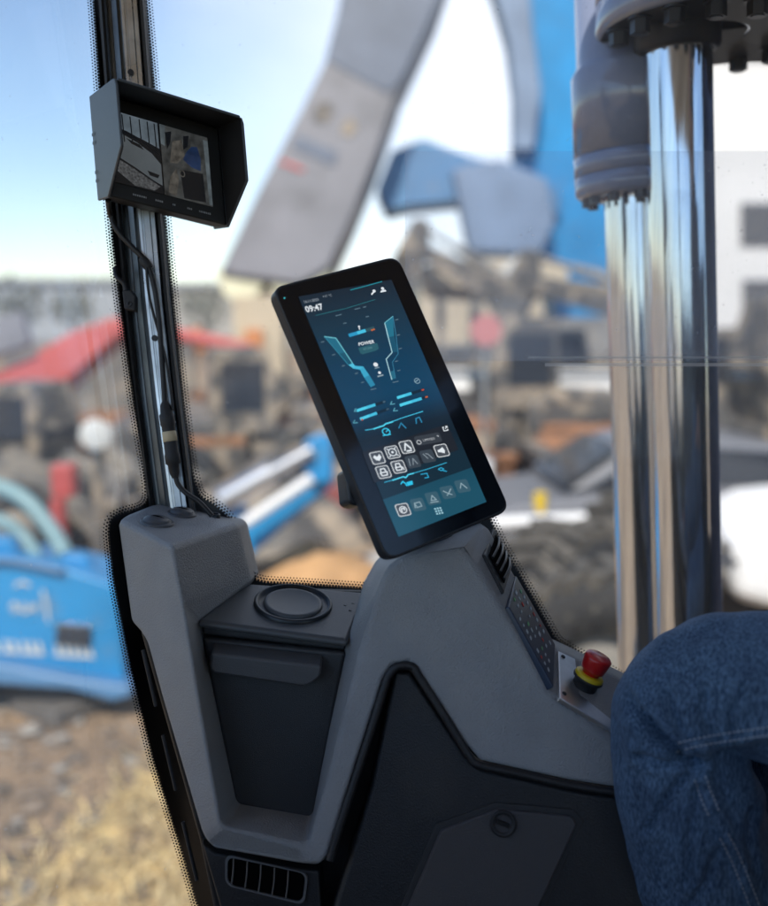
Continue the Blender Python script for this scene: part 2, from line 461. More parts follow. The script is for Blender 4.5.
pillar_strip([(-2.5, -.006), (-1.5, -.0085), (1.2, -.0085), (1.8, -.0065), (3.2, -.0065), (3.8, -.0085), (9.5, -.0080), (10, -.006), (10.6, -.0082), (14.5, -.0078), (15, -.0055)], 'metal_trim', M['aluminium'], pillar)
pillar_strip([(-23.5, .002), (-21, -.004), (-18, .002)], 'rubber_seal', M['rubber'], pillar)
pillar_strip([(15.5, .004), (17.5, -.006), (20.5, -.006), (22.5, .006)], 'rubber_seal', M['rubber'], pillar)
mb = MB()
for y in (72, 338):
    t = (y + 70) / 590
    # hole in the trim
    for q in range(200):
        if pillar_pt(q / 200)[1] >= y: x = pillar_pt(q / 200)[0]; break
    c = P(x + 3, y, 1.164)
    MB().cyl(c, c + FWD * .004, .0036, n=20).build('screw_hole', M['cylinder_dark'], pillar)

# ---- shell of the cab around the camera (roof, floor, rear panels)
zf = CAMH - .9
def cabbox(name, lo, hi, m):
    c = [(a + b) / 2 for a, b in zip(lo, hi)]; s = [b - a for a, b in zip(lo, hi)]
    return MB().box(c, s).build(name, m, cab, bevel=.02)
cabbox('cab_roof', (-.95, -1.25, CAMH + .78), (1.35, 1.12, CAMH + .90), M['headliner'])
cabbox('cab_floor', (-.60, -1.0, zf - .08), (1.15, 1.25, zf), M['black_plastic'])
cabbox('rear_panel', (-.60, -1.0, zf), (1.15, -.92, CAMH + .12), M['housing'])
cabbox('rear_post', (-.60, -1.0, CAMH + .12), (-.48, -.90, CAMH + .78), M['housing'])
cabbox('rear_post', (1.03, -1.0, CAMH + .12), (1.15, -.90, CAMH + .78), M['housing'])
cabbox('door_panel', (-.60, -.92, zf), (-.55, .62, CAMH - .30), M['housing'])
cabbox('door_post', (1.05, .15, zf), (1.15, .27, CAMH + .78), M['housing'])
cabbox('door_panel', (1.08, .27, zf), (1.12, 1.15, CAMH - .42), M['housing'])

# ================================================================== SIDE CONSOLE
console = thing('side_console', 'grey and black moulded console with storage box and sloping switch panel', 'console', P(400, 700, 1.1) * 1.0)
console.location = (P(400, 700, 1.1).x, P(400, 700, 1.1).y, zf)
PLL = plane3(P(117, 519, 1.10), P(172, 546, 1.03), P(203, 838, 1.02))
PLR = plane3(P(398, 557, 1.05), P(325, 866, 1.015), P(620, 790, 1.0))
V = {}
def L_(n, x, y): V[n] = hit(x, y, PLL)
def R_(n, x, y): V[n] = hit(x, y, PLR)
def X_(n, x, y, d): V[n] = P(x, y, d)
L_('A', 117, 519); L_('B', 172, 546); L_('c1', 184, 606); L_('c2', 199, 700); L_('c3', 221, 827)
L_('o1', 131, 622); L_('o1b', 140, 632); L_('o2', 147, 643); L_('o3', 161, 695); L_('o4', 203, 838); L_('o5', 212, 849)
X_('C', 238, 524, 1.15); X_('D', 155, 504, 1.17); X_('E', 252, 584, 1.165); X_('F', 199, 623, 1.075)
X_('bTL', 202, 640, 1.085); X_('bBL', 237, 803, 1.08); X_('bBR', 312, 818, 1.07); X_('bTR', 346, 640, 1.075)
X_('g0', 362, 591, 1.16); X_('g1', 376, 566, 1.15)
R_('c4', 307, 846); R_('q1', 325, 790); R_('q2', 361, 650); R_('q3', 377, 592); R_('q3b', 386, 568); R_('r2', 400, 557); R_('r3', 462, 553); R_('r4', 475, 563)
R_('r5', 503, 609); R_('r6', 551, 694); R_('r7', 612, 739); R_('r8', 660, 772); R_('r9', 668, 800); R_('r10', 622, 790); R_('r11', 569, 782)
R_('r12', 479, 762); R_('r12b', 466, 747); R_('r13', 417, 671); R_('r14', 409, 663); R_('r15', 394, 665); R_('r16', 385, 677); R_('s2', 352, 780); R_('s1', 328, 858); R_('s0', 318, 867); R_('s00', 300, 865)
X_('t1', 410, 540, 1.14); X_('t3', 487, 526, 1.12); X_('t4', 553, 646, 1.11); X_('t5', 645, 690, 1.09); X_('t6', 680, 705, 1.08)
faces = [
    ['A', 'B', 'c1', 'c2', 'c3', 'o4', 'o3', 'o2', 'o1b', 'o1'],
    ['A', 'D', 'C', 'B'],
    ['B', 'C', 'E', 'F', 'c1'],
    ['c1', 'F', 'bTL', 'bBL', 'c3', 'c2'],
    ['c3', 'bBL', 'bBR', 'c4'],
    ['o4', 'c3', 'c4', 's00', 'o5'],
    ['c4', 'bBR', 'bTR', 'q2', 'q1'],
    ['q2', 'bTR', 'g0', 'q3'],
    ['q3', 'g0', 'g1', 'q3b'],
    ['q3b', 'g1', 't1', 'r2'],
    ['c4', 'q1', 's2', 's1', 's0', 's00'],
    ['q1', 'q2', 'q3', 'q3b', 'r2', 'r3', 'r4', 'r5', 'r12b', 'r13', 'r14', 'r15', 'r16', 's2'],
    ['r5', 'r6', 'r7', 'r8', 'r9', 'r10', 'r11', 'r12', 'r12b'],
    ['r2', 't1', 't3', 'r4', 'r3'],
    ['r4', 't3', 't4', 'r6', 'r5'],
    ['r6', 't4', 't5', 'r7'],
    ['r7', 't5', 't6', 'r8'],
]
me = shell(faces, FWD * .07, V)
shroud = link('shroud', me, [M['grey_plastic'], M['void']], console, bevel=.0085, seg=4, angle=14)

# black base body behind and below the shroud
base = prism_px([(139, 630), (180, 636), (240, 812), (300, 832), (330, 800), (385, 672), (420, 690), (480, 772), (660, 806), (720, 1230), (285, 1230), (232, 1000), (198, 838)], 1.085, .09)
base.build('base_body', M['black_plastic'], console, bevel=.006)
mb = MB()
for (x0, y0, x1, y1) in ((143, 650, 156, 706), (163, 735, 176, 790), (183, 822, 197, 880)):
    a = P(x0, y0, 1.078); b = P(x1, y1, 1.078)
    MB().tube([a, b], .0022, smooth_path=False).build('seam_ridge', M['rubber'], console)
# raised black face below the shroud
PLK = plane3(P(400, 680, 1.041), P(330, 906, 1.018), P(600, 800, 1.006))
kp = [(394, 671), (410, 671), (467, 755), (481, 769), (569, 789), (640, 800), (705, 1230), (330, 1230), (318, 960), (336, 900), (370, 790)]
MB().prism([hit(x, y, PLK) for x, y in kp], FWD * .04).build('knee_panel', M['black_plastic'], console, bevel=.006, seg=3)
rim_path = [hit(x, y, PLR, .0005) for x, y in [(640, 797), (620, 793), (569, 785), (520, 774), (479, 765), (470, 757), (464, 748), (440, 709), (418, 675), (414, 668), (408, 665.5), (400, 666), (395, 668), (389, 675), (386, 682), (371, 730), (353, 786), (340, 826), (330, 860)]]
MB().tube(rim_path, .0044, n=12, sub=5).build('rim_cover', M['black_plastic'], console)  # black tube added to cover the brightly lit bevel edge
ap = [(400, 925), (441, 829), (496, 808), (571, 815), (577, 823), (528, 930), (510, 980), (390, 985)]
access = MB().prism([hit(x, y, PLK, .006) for x, y in ap], FWD * .008).build('access_panel', M['panel_plastic'], console, bevel=.003, seg=3)
ring = MB(); grow = [(393, 925), (436, 824), (495, 802), (573, 809), (584, 820), (534, 930), (516, 985), (380, 985)]
gn = (hit(450, 850, PLK, .006) - hit(450, 850, PLK))
vs = [hit(x, y, PLK, .001) for x, y in grow]
MB().prism([hit(x, y, PLK, .002) for x, y in grow], FWD * .003).build('panel_groove', M['rubber'], console, bevel=.001)
c = hit(503, 822, PLK, .006); n = gn.normalized()
mb = MB(); mb.lathe(c, n, [(0, .0135), (.0025, .0135), (.0030, .0125), (.0030, .0095), (-.001, .009), (-.001, 0.0001)])
mb.box(c + n * .001, (.013, .003, .004), Matrix.Rotation(R(-20), 3, n)); mb.build('quarter_turn_screw', M['black_plastic'], access)
# lower vent plate + vent
PLV = plane3(P(205, 845, 1.045), P(322, 870, 1.03), P(215, 1000, 1.03))
MB().prism([hit(x, y, PLV) for x, y in [(201, 842), (214, 853), (300, 869), (319, 871), (321, 905), (322, 1200), (285, 1200), (222, 915)]], FWD * .05).build('vent_plate', M['black_plastic'], console, bevel=.003)
vent = thing('tmp', 'x', 'x'); bpy.data.objects.remove(vent)
vo = [(q.x, q.y) for q in round_poly([Vector(p) for p in [(226, 853), (309, 872), (305, 904), (226, 884)]], 9, 5)]
cx = sum(x for x, _ in vo) / len(vo); cy = sum(y for _, y in vo) / len(vo)
vi = [(cx + (x - cx) * .945, cy + (y - cy) * .90) for x, y in vo]
mb = MB(); nn = len(vo)
fr = [hit(x, y, PLV, .004) for x, y in vo]; fi = [hit(x, y, PLV, .004) for x, y in vi]
fb = [hit(x, y, PLV, .001) for x, y in vo]; ib = [hit(x, y, PLV, .0005) for x, y in vi]
mb.add(fr + fi + fb + ib, [(i, (i + 1) % nn, (i + 1) % nn + nn, i + nn) for i in range(nn)] + [(i, i + 2 * nn, (i + 1) % nn + 2 * nn, (i + 1) % nn) for i in range(nn)] + [(i + nn, (i + 1) % nn + nn, (i + 1) % nn + 3 * nn, i + 3 * nn) for i in range(nn)])
vent = mb.build('air_vent', M['vent_trim'], console)
MB().add([hit(x, y, PLV, .0012) for x, y in vi], [list(range(nn))]).build('vent_opening', M['void'], vent, fix=False)
for k in range(5):
    x = 234.5 + k * 13.6; y0 = 857.5 + k * 3.05
    a = hit(x, y0, PLV, .0035); b = hit(x - 2.5, y0 + 27.5, PLV, .0035)
    MB().tube([a, (a + b) / 2 + RIGHT * .0006, b], .0007, n=8).build('slat', M['vent_trim'], vent)

# ---- storage box
prism_px([(176, 606), (252, 588), (372, 592), (352, 850), (225, 846)], 1.172, .015).build('storage_well', M['black_plastic'], console)
bin_front = [(202, 637), (346, 652), (314, 821), (235, 806)]
PLB = plane3(P(203, 637, 1.074), P(343, 652, 1.066), P(237, 804, 1.078))
storage = MB().prism([hit(x, y, PLB) for x, y in bin_front], FWD * .05).build('storage_box', M['bin_plastic'], console, bevel=.005, seg=3)
rim = [(201, 627), (346, 644), (344, 652), (202, 636)]
MB().prism([hit(x, y, PLB, -.006) for x, y in rim], FWD * .06).build('box_rim', M['bin_plastic'], storage, bevel=.003)
lid = MB().prism([P(197, 620, 1.066), P(347, 640, 1.058), P(366, 592, 1.165), P(246, 583, 1.168)], UP * -.009).build('box_lid', M['lid_plastic'], storage, bevel=.0045, seg=4)
hb = [(216, 648), (324, 661), (323, 671), (316, 677), (307, 681), (219, 668), (215, 664)]
MB().prism([hit(x, y, PLB, .024) for x, y in hb], FWD * .022 + UP * .0085).build('box_handle', M['handle_plastic'], storage, bevel=.005, seg=4)
PLD = plane3(P(201, 620, 1.066), P(346, 640, 1.058), P(361, 593, 1.165))
nd = PLD[1] if PLD[1].z > 0 else -PLD[1]
cc = hit(293, 604.5, PLD)
mb = MB(); mb.lathe(cc, nd, [(-.001, .0455), (.0030, .0450), (.0042, .0435), (.0038, .0410), (-.0005, .0400), (-.0008, .0345)])
mb.build('cup_holder_ring', M['dark_metal'], storage)
mb = MB(); mb.lathe(cc, nd, [(-.001, .0345), (.0022, .0340), (.0036, .0325), (.0040, .030), (.0036, .0285), (.0036, .0001)])
mb.build('cup_holder_lid', M['lid_plastic'], storage)
mb = MB()
for x, y in ((345, 606), (350, 611), (353, 604)): mb = MB(); mb.lathe(hit(x, y, PLD), nd, [(0, .0022), (.0012, .0018), (.0012, .0001)], n=12); mb.build('lid_stud', M['dark_metal'], storage)

# ---- rubber caps on the top of the left block
PLT = plane3(V['A'], V['B'], V['C']); nt_ = PLT[1] if PLT[1].z > 0 else -PLT[1]
for (x, y, r) in ((157, 523.5, .0195), (182, 515, .0180)):
    c = hit(x, y, PLT)
    cap = MB().lathe(c, nt_, [(-.002, r), (.0025, r * .97), (.0035, r * .9), (.0028, r * .84), (.0050, r * .8), (.0075, r * .6), (.0085, r * .3), (.0087, .0001)]).build('rubber_cap', M['cap_rubber'], console)
    e = Vector((1, 0, 0)); e = (e - nt_ * e.dot(nt_)).normalized(); g = nt_.cross(e)
    MB().tube([c + nt_ * .0085 + e * (-r * .7) + g * r * .15 - nt_ * .0035, c + nt_ * .0088 + g * -r * .05, c + nt_ * .0085 + e * r * .7 - g * r * .2 - nt_ * .0035], .0011).build('cap_slit', M['void'], cap)
c = hit(214.5, 516.5, PLT)
MB().lathe(c, nt_, [(-.002, .0072), (.003, .0068), (.0042, .0055), (.0030, .0038), (-.001, .0034)], n=24).build('cable_grommet', M['dark_metal'], console)

# ---- sloping right ledge: vent, switch panel, metal plate with stop button
def ledge(a, b, c, d, off=.004, inset=0):
    return [V_ + LN * off for V_ in (a, b, c, d)]
PS = plane3(V['r4'], V['r6'], V['t4']); LN = PS[1] if PS[1].z > 0 else -PS[1]
def onS(poly, off): return [hit(x, y, PS) + LN * off for x, y in poly]
vf = [(480, 557), (490, 530), (509, 567), (500, 596)]
mb = MB().prism(onS(vf, .006), LN * -.01)
v2 = mb.build('air_vent', M['black_plastic'], console, bevel=.002)
vi2 = [(484, 558), (491, 538), (505, 566), (499, 586)]
MB().prism(onS(vi2, .0075), LN * -.001).build('vent_opening', M['void'], v2)
for k in range(4):
    f = (k + .5) / 4
    a = Vector(vi2[0]).lerp(Vector(vi2[3]), f); b = Vector(vi2[1]).lerp(Vector(vi2[2]), f)
    p0, p1 = onS([a, b], .009)
    MB().tube([p0, (p0 + p1) / 2 + LN * .003, p1], .0016, n=8).build('slat', M['dark_metal'], v2)
sw = [(504, 609), (512, 578), (551, 647), (549, 690)]
panel = MB().prism(onS(sw, .006), LN * -.01).build('switch_panel', M['switch_foil'], console, bevel=.0015)
mb = MB()
rnd = random.Random(3)
for i in range(11):
    for j in range(4):
        if rnd.random() < .30: continue
        f, g = (i + .8) / 12.5, (j + .75) / 4.6
        a = Vector(sw[0]).lerp(Vector(sw[3]), f); b = Vector(sw[1]).lerp(Vector(sw[2]), f)
        q = a.lerp(b, g); w = rnd.uniform(.9, 1.9)
        dv = (Vector(sw[3]) - Vector(sw[0])).normalized() * w; du = (b - a).normalized() * rnd.uniform(.6, 1.4)
        mb.prism(onS([q - dv - du, q + dv - du, q + dv + du, q - dv + du], .0068), LN * -.0006, mi=rnd.choice([0, 0, 0, 0, 0, 1, 2]))
mb.build('switch_symbols', [M['foil_white'], M['foil_green'], M['foil_red']], panel)
PE = plane3(V['r6'], V['t4'], V['r7']); EN = PE[1] if PE[1].z > 0 else -PE[1]
def onE(poly, off): return [hit(x, y, PE) + EN * off for x, y in poly]
plate = MB().prism(onE([(557, 701), (556, 654), (640, 694), (650, 758)], .005), EN * -.006).build('button_plate', M['steel_plate'], console, bevel=.001)
mb = MB()
for x, y in ((561.5, 697), (560.5, 660)):
    p = onE([(x, y)], .005)[0]; mb = MB(); mb.lathe(p, EN, [(0, .0026), (.0012, .0024), (.0014, .0012), (.0004, .0001)], n=14); mb.build('plate_screw', M['dark_metal'], plate)
bc = onE([(581, 690)], .005)[0]
BA = (EN * .55 + Vector((.16, 0, .6))).normalized()
stop = MB().lathe(bc, BA, [(0, .0135), (.010, .0135), (.010, .0165), (.0115, .0170), (.0130, .0165), (.0130, .012)]).build('emergency_stop_button', M['rubber'], console)
MB().lathe(bc, BA, [(.0131, .0160), (.0155, .0160), (.0175, .0140), (.0175, .0085)]).build('yellow_collar', M['yellow'], stop)
MB().lathe(bc, BA, [(.0175, .0095), (.021, .0098), (.022, .0128), (.0245, .0134), (.036, .0150), (.0385, .0146), (.0400, .0128), (.0405, .0001)]).build('button_head', M['red_button'], stop)

# ================================================================== TABLET DISPLAY
tabc = [P(272, 287, 1.00), P(398, 255, 1.065), P(511, 510, 1.055), P(388, 562, .99)]
PLTAB = plane3(tabc[0], tabc[1], tabc[3])
if PLTAB[1].dot(FWD) > 0: PLTAB = (PLTAB[0], -PLTAB[1])
TN = PLTAB[1]                                  # towards the viewer
tablet = thing('tablet_display', 'large upright black touch display tilted on top of the console, teal screen lit', 'display', P(440, 560, 1.08))
corn = [Vector((272, 287)), Vector((398, 255)), Vector((511, 510)), Vector((388, 562))]
outer = round_poly(corn, 13)
pc = sum(corn, Vector((0, 0))) / 4
back_shape = [pc + (q - pc) * .99 for q in outer]
mb = MB().prism([hit(q.x, q.y, PLTAB) for q in outer], -TN * .020)
body = mb.build('housing', M['housing'], tablet, bevel=.0025, seg=3)
inner = [pc + (q - pc) * .978 for q in outer]
MB().prism([hit(q.x, q.y, PLTAB, .0006) for q in inner], -TN * .001).build('front_glass', M['gloss_black'], tablet)
# mount behind
mb = MB().prism([hit(x, y, PLTAB, -.020) for x, y in [(352, 466), (376, 456), (398, 500), (362, 503), (355, 499)]], -TN * .03)
mb.build('mount_bracket', M['housing'], tablet, bevel=.004)
mb = MB().tube([hit(375, 478, PLTAB, -.045), hit(410, 505, PLTAB, -.07), P(435, 535, 1.12), P(440, 552, 1.11)], .018, n=16)
mb.build('mount_arm', M['housing'], tablet)

SU = (hit(391, 280, PLTAB) - hit(298, 297, PLTAB)).normalized()
SV = TN.cross(SU).normalized()
if SV.dot(UP) < 0: SV = -SV
UI = MB(); UIM = []; UIN = {}
def ui_mat(rgb, k=1.0):
    key = (rgb, k)
    if key not in UIN:
        UIN[key] = len(UIM); UIM.append(emis('display_colour', rgb, k))
    return UIN[key]
UIZ = [.0010]
def sp(x, y, z): return hit(x, y, PLTAB, z)
def ui_poly(pts, rgb, dz=0):
    z = .0012 + dz * .00012
    UI.add([sp(x, y, z) for x, y in pts], [list(range(len(pts)))], ui_mat(rgb))
def ui_line(pts, w, rgb, dz=2, closed=False):
    z = .0012 + dz * .00012; n = len(pts)
    q = [Vector(p) for p in pts]
    for i in range(n if closed else n - 1):
        a, b = q[i], q[(i + 1) % n]
        if (b - a).length < 1e-6: continue
        t = (b - a).normalized(); m_ = Vector((-t.y, t.x)) * w / 2; e = t * w * .3
        UI.add([sp(v.x, v.y, z) for v in (a - e + m_, b + e + m_, b + e - m_, a - e - m_)], [(0, 1, 2, 3)], ui_mat(rgb))
def zA(x, y): return (290 + x / 5.908, 260 + y / 5.908)
def zB(x, y): return (340 + x / 4.8, 380 + y / 4.8)
eu = Vector((93, -17)).normalized(); ev = Vector((98, 240)).normalized()     # screen directions in the photo
def fr(c, a, b):
    """point a px along the screen's rows and b px down its columns from c"""
    return (c[0] + eu.x * a + ev.x * b, c[1] + eu.y * a + ev.y * b)
def ui_circle(c, r, rgb, dz=2, ring=0):
    pts = [fr(c, r * math.cos(t * math.pi / 10), r * math.sin(t * math.pi / 10)) for t in range(20)]
    if ring: ui_line(pts, ring, rgb, dz, True)
    else: ui_poly(pts, rgb, dz)
def rr(c, w, h, r=1.6):
    pts = []
    for sx, sy, a0 in ((1, 1, 0), (-1, 1, 90), (-1, -1, 180), (1, -1, 270)):
        for k in range(4):
            a = R(a0 + k * 30); pts.append(fr(c, sx * (w / 2 - r) + r * math.cos(a), sy * (h / 2 - r) + r * math.sin(a)))
    return pts
def ui_text(txt, x, y, h, rgb, dz=3, bold=False, italic=False, width=None, align='LEFT'):
    cu = bpy.data.curves.new('t', 'FONT'); cu.body = txt; cu.size = 1; cu.align_x = align; cu.resolution_u = 2
    if italic: cu.shear = .25
    if bold: cu.offset = .02
    to = bpy.data.objects.new('t', cu); COL.objects.link(to)
    dg = bpy.context.evaluated_depsgraph_get(); me = bpy.data.meshes.new_from_object(to.evaluated_get(dg))
    s = h / .72; sx = s
    if width:
        w0 = max(v.co.x for v in me.vertices) - min(v.co.x for v in me.vertices); sx = width / w0
    z = .0012 + dz * .00012
    vs = []
    for v in me.vertices:
        q = fr((x, y), v.co.x * sx, -v.co.y * s); vs.append(sp(q[0], q[1], z))
    UI.add(vs, [list(p.vertices) for p in me.polygons], ui_mat(rgb))
    bpy.data.objects.remove(to); bpy.data.curves.remove(cu); bpy.data.meshes.remove(me)

CY, WH, DIM = (70, 190, 225), (225, 232, 238), (95, 120, 135)
# lit panel in bands, as the interface is laid out
TL, TR, BR, BL = Vector((298, 297)), Vector((391, 280)), Vector((486, 502)), Vector((398, 537))
bands = [(0, (26, 40, 54)), (.06, (27, 46, 62)), (.13, (26, 52, 70)), (.22, (24, 57, 80)), (.32, (22, 62, 90)), (.44, (22, 66, 96)), (.52, (20, 58, 86)), (.60, (22, 38, 52)), (.68, (21, 36, 48)), (.76, (22, 44, 58)), (.845, (28, 74, 94)), (.93, (30, 80, 100)), (1, (30, 80, 100))]
def scr(u, v):
    a = TL.lerp(TR, u); b = BL.lerp(BR, u); q = a.lerp(b, v); return (q.x, q.y)
for i in range(len(bands) - 1):
    v0, c0 = bands[i]; v1, c1 = bands[i + 1]
    k = 6 if v1 != .845 else 1
    for j in range(k):
        f = j / k; cc_ = tuple(round(a + (b - a) * f) for a, b in zip(c0, c1)) if k > 1 else c0
        ui_poly([scr(0, v0 + (v1 - v0) * j / k), scr(1, v0 + (v1 - v0) * j / k), scr(1, v0 + (v1 - v0) * (j + 1) / k), scr(0, v0 + (v1 - v0) * (j + 1) / k)], cc_)
# header
ui_text('16.11.2023', *zA(80, 258), 2.6, (165, 175, 185), width=14.5)
ui_text('+17 °C', *zA(192, 226), 2.4, (150, 160, 170), width=9)
ui_text('09:47', *zA(95, 312), 6.4, WH, bold=True, width=17.5)
ui_line([zA(355, 180), zA(440, 158), zA(540, 130)], .9, (35, 135, 150))
ui_line([zA(150, 330), zA(330, 288), zA(500, 236)], .6, (40, 110, 120))
ui_line([zA(480, 205), zA(492, 190)], 1.5, WH); ui_circle(zA(494, 186), 1.5, WH)
ui_circle(zA(544, 171), 1.5, WH); ui_poly([zA(530, 195), zA(534, 184), zA(546, 180), zA(560, 178), zA(567, 188)], WH, 2)
for x, y in ((322, 376), (454, 337), (438, 280), (190, 486), (255, 562), (312, 627), (390, 672), (425, 725), (628, 355), (638, 445), (648, 525), (626, 600), (640, 655)):
    ui_line([zA(x - 8, y + 2), zA(x + 8, y - 2)], .8, DIM)
for x, y in ((285, 328), (395, 290), (490, 765), (620, 722)):
    ui_line([zA(x - 16, y + 4), zA(x + 16, y - 4)], .8, DIM)
# speed bar, power field
ui_poly([zA(340, 440), zA(440, 410), zA(448, 428), zA(350, 458)], CY, 2); ui_poly([zA(340, 440), zA(390, 425), zA(398, 444), zA(350, 458)], (45, 150, 195), 3)
ui_poly([zA(440, 410), zA(492, 393), zA(500, 413), zA(448, 428)], (48, 82, 92), 2); ui_poly([zA(474, 414), zA(496, 407), zA(500, 415), zA(478, 422)], (190, 100, 60), 3)
ui_line([zA(405, 392), zA(408, 412)], 1.0, WH); ui_circle(zA(405, 396), 1.0, WH)
ui_text('POWER', *zA(402, 510), 3.4, WH, bold=True, italic=True, width=16)
ui_poly([zA(400, 522), zA(512, 492), zA(522, 526), zA(505, 538), zA(425, 560), zA(412, 552)], (44, 92, 106), 2)
ui_text('67 kW', *zA(432, 536), 2.4, (95, 140, 150), width=9)
# gauges left and right
ui_poly([zA(200, 455), zA(268, 464), zA(325, 548), zA(285, 556)], (36, 106, 132), 2)
ui_poly([zA(285, 556), zA(325, 548), zA(366, 612), zA(342, 622)], (30, 86, 110), 2)
ui_line([zA(200, 455), zA(268, 464), zA(366, 612)], .9, (110, 190, 205), 3); ui_line([zA(200, 455), zA(342, 622)], .7, (50, 130, 155), 3)
ui_poly([zA(342, 622), zA(368, 612), zA(382, 628), zA(372, 644)], (80, 190, 220), 3); ui_poly([zA(372, 644), zA(382, 628), zA(430, 632), zA(410, 650)], (70, 180, 215), 3)
ui_poly([zA(410, 650), zA(430, 632), zA(465, 682), zA(436, 698)], (60, 165, 200), 3); ui_poly([zA(436, 698), zA(465, 682), zA(500, 740), zA(474, 754)], (46, 135, 170), 3)
ui_poly([zA(555, 375), zA(605, 335), zA(612, 450), zA(572, 462)], (36, 112, 138), 2)
ui_poly([zA(572, 462), zA(612, 450), zA(636, 545), zA(600, 548)], (30, 84, 110), 2)
ui_line([zA(605, 335), zA(622, 440), zA(636, 555), zA(602, 606), zA(620, 700)], .7, (55, 120, 150), 3)
ui_line([zA(555, 375), zA(605, 335)], .7, (110, 185, 200), 3)
ui_line([zA(557, 378), zA(600, 548), zA(565, 588), zA(598, 708)], .9, (165, 205, 215), 3)
ui_poly([zA(588, 662), zA(612, 655), zA(622, 700), zA(598, 710)], (40, 105, 130), 2)
ui_circle(zA(503, 620), 2.2, WH); ui_line([zA(500, 642), zA(522, 636)], 1.2, (120, 145, 160)); ui_circle(zA(526, 668), 1.4, WH); ui_line([zA(516, 690), zA(546, 682)], 1.4, (140, 160, 172))
ui_circle(zA(748, 716), 2.6, (130, 160, 175), 2, .7); ui_line([zA(738, 720), zA(752, 712)], 1, (130, 160, 175))
# four level bars
def bar(x0, y0, x1, y1, f, col):
    a, b = Vector(zB(x0, y0)), Vector(zB(x1, y1)); q = a.lerp(b, f)
    ui_line([q, b], 2.8, (22, 44, 62), 2); ui_line([a, q], 2.8, CY, 3)
    ui_line([a, a.lerp(q, .5)], 2.8, (80, 205, 235), 4)
    ui_line([b.lerp(a, .06), b], 1.6, col, 4)
bar(82, 148, 213, 105, .62, (70, 100, 120)); bar(98, 188, 230, 140, .55, (60, 90, 110)); bar(275, 86, 398, 48, .5, (185, 75, 60)); bar(288, 122, 416, 82, .76, (185, 95, 60))
ui_circle(zB(103, 192), 1.0, (190, 90, 60), 5)
for x, y in ((85, 130), (80, 186), (258, 96), (272, 128)): ui_line([zB(x - 12, y + 8), zB(x - 18, y + 22), zB(x + 2, y + 20)], .9, (90, 160, 180))
# separators with a notch, blue icons
ui_line([zB(120, 242), zB(160, 236), zB(190, 224), zB(206, 220), zB(216, 212), zB(300, 182), zB(395, 152)], .8, CY)
ui_line([zB(160, 236), zB(190, 226), zB(206, 221), zB(216, 212), zB(250, 202)], 1.3, (85, 215, 245), 3)
ui_circle(zB(219, 250), 3.5, (60, 200, 235), 2, 1.0); ui_line([zB(219, 250), zB(228, 240)], 1, (60, 200, 235)); ui_line([zB(205, 268), zB(240, 262)], 1, (60, 200, 235))
ui_line([zB(280, 232), zB(290, 208), zB(314, 232)], 1.1, (45, 130, 170)); ui_line([zB(364, 210), zB(362, 186), zB(378, 180), zB(390, 204)], 1.2, (45, 130, 170))
# function panel
ui_poly([zB(104, 348), zB(512, 212), zB(566, 335), zB(162, 496)], (33, 38, 46), 1)
SZ = 13.2
def button(x, y, lit=True):
    c = zB(x, y)
    if lit:
        ui_poly(rr(c, SZ, SZ, 2.2), (205, 210, 214), 2); ui_poly(rr(c, SZ - 1.7, SZ - 1.7, 1.8), (70, 76, 84), 3)
    else: ui_poly(rr(c, SZ, SZ, 2.2), (58, 68, 78), 2)
    return c
def icon(c, strokes, rgb, w=1.1, dz=4):
    for s in strokes: ui_line([fr(c, a, b) for a, b in s], w, rgb, dz)
c = button(177, 375); ui_poly([fr(c, a, b) for a, b in [(-4, -1), (-2, -3.2), (0, -1), (3, -3.5), (4, 0), (1, 3.4), (-2, 2.2)]], WH, 4)
c = button(249, 348); ui_circle(c, 3.8, WH, 4, .8); ui_circle(c, 1.2, WH, 4); icon(c, [[(-4.4, -4.4), (-2.5, -2.5)], [(4.4, -4.4), (2.5, -2.5)], [(-4.4, 4.4), (-2.5, 2.5)], [(4.4, 4.4), (2.5, 2.5)]], WH, .8)
c = button(318, 323); icon(c, [[(-3, 3), (-.4, -3.8), (3.4, 2.4)], [(-1.4, 4.2), (3, 4.2)]], WH, 1.5)
ui_poly(rr(zB(420, 285), 26, 10, 2), (56, 62, 70), 2); ui_circle(zB(376, 300), 2, (190, 195, 200), 3, .7); ui_text('LIMITED', *zB(396, 297), 2.4, (190, 195, 200), width=12); ui_line([zB(464, 268), zB(470, 272)], .9, (190, 195, 200))
icon(zB(503, 235), [[(-1, -1.8), (-2.2, -1.8), (-2.2, 2), (1.8, 2), (1.8, .8)], [(0, 0), (2.2, -2.2), (.8, -2.2)], [(2.2, -2.2), (2.2, -.8)]], WH, .8)
c = button(206, 443); icon(c, [[(-2.6, 0), (-2, -3.4), (2, -3.4), (2.6, 0)], [(-3.4, .4), (3.4, .4), (2.6, 3.6), (-2.6, 3.6), (-3.4, .4)]], WH)
c = button(279, 418); icon(c, [[(-2.6, -.5), (-2, -3.6), (1.5, -3.4), (2, -.5)], [(-3.4, .4), (2.4, .2), (2, 3.4), (-3, 3.4), (-3.4, .4)], [(3.4, 1), (4.2, 3.6)]], WH)
c = button(347, 393, 0); icon(c, [[(-4, 3.6), (-3, -3.4)], [(-1, 3.4), (1, -3.2), (3.6, 3)]], (130, 142, 152), .9)
c = button(418, 367, 0); icon(c, [[(-3.6, -3), (-.6, 2.4)], [(-1, -3), (1, -2), (4, 3.4)]], (130, 142, 152), .9)
c = button(485, 340); ui_poly([fr(c, a, b) for a, b in [(-4, -1), (-1.4, -1.6), (1.8, -3.4), (3, .5), (1.8, 3.4), (-1.4, 1.6), (-4, 1)]], WH, 4)
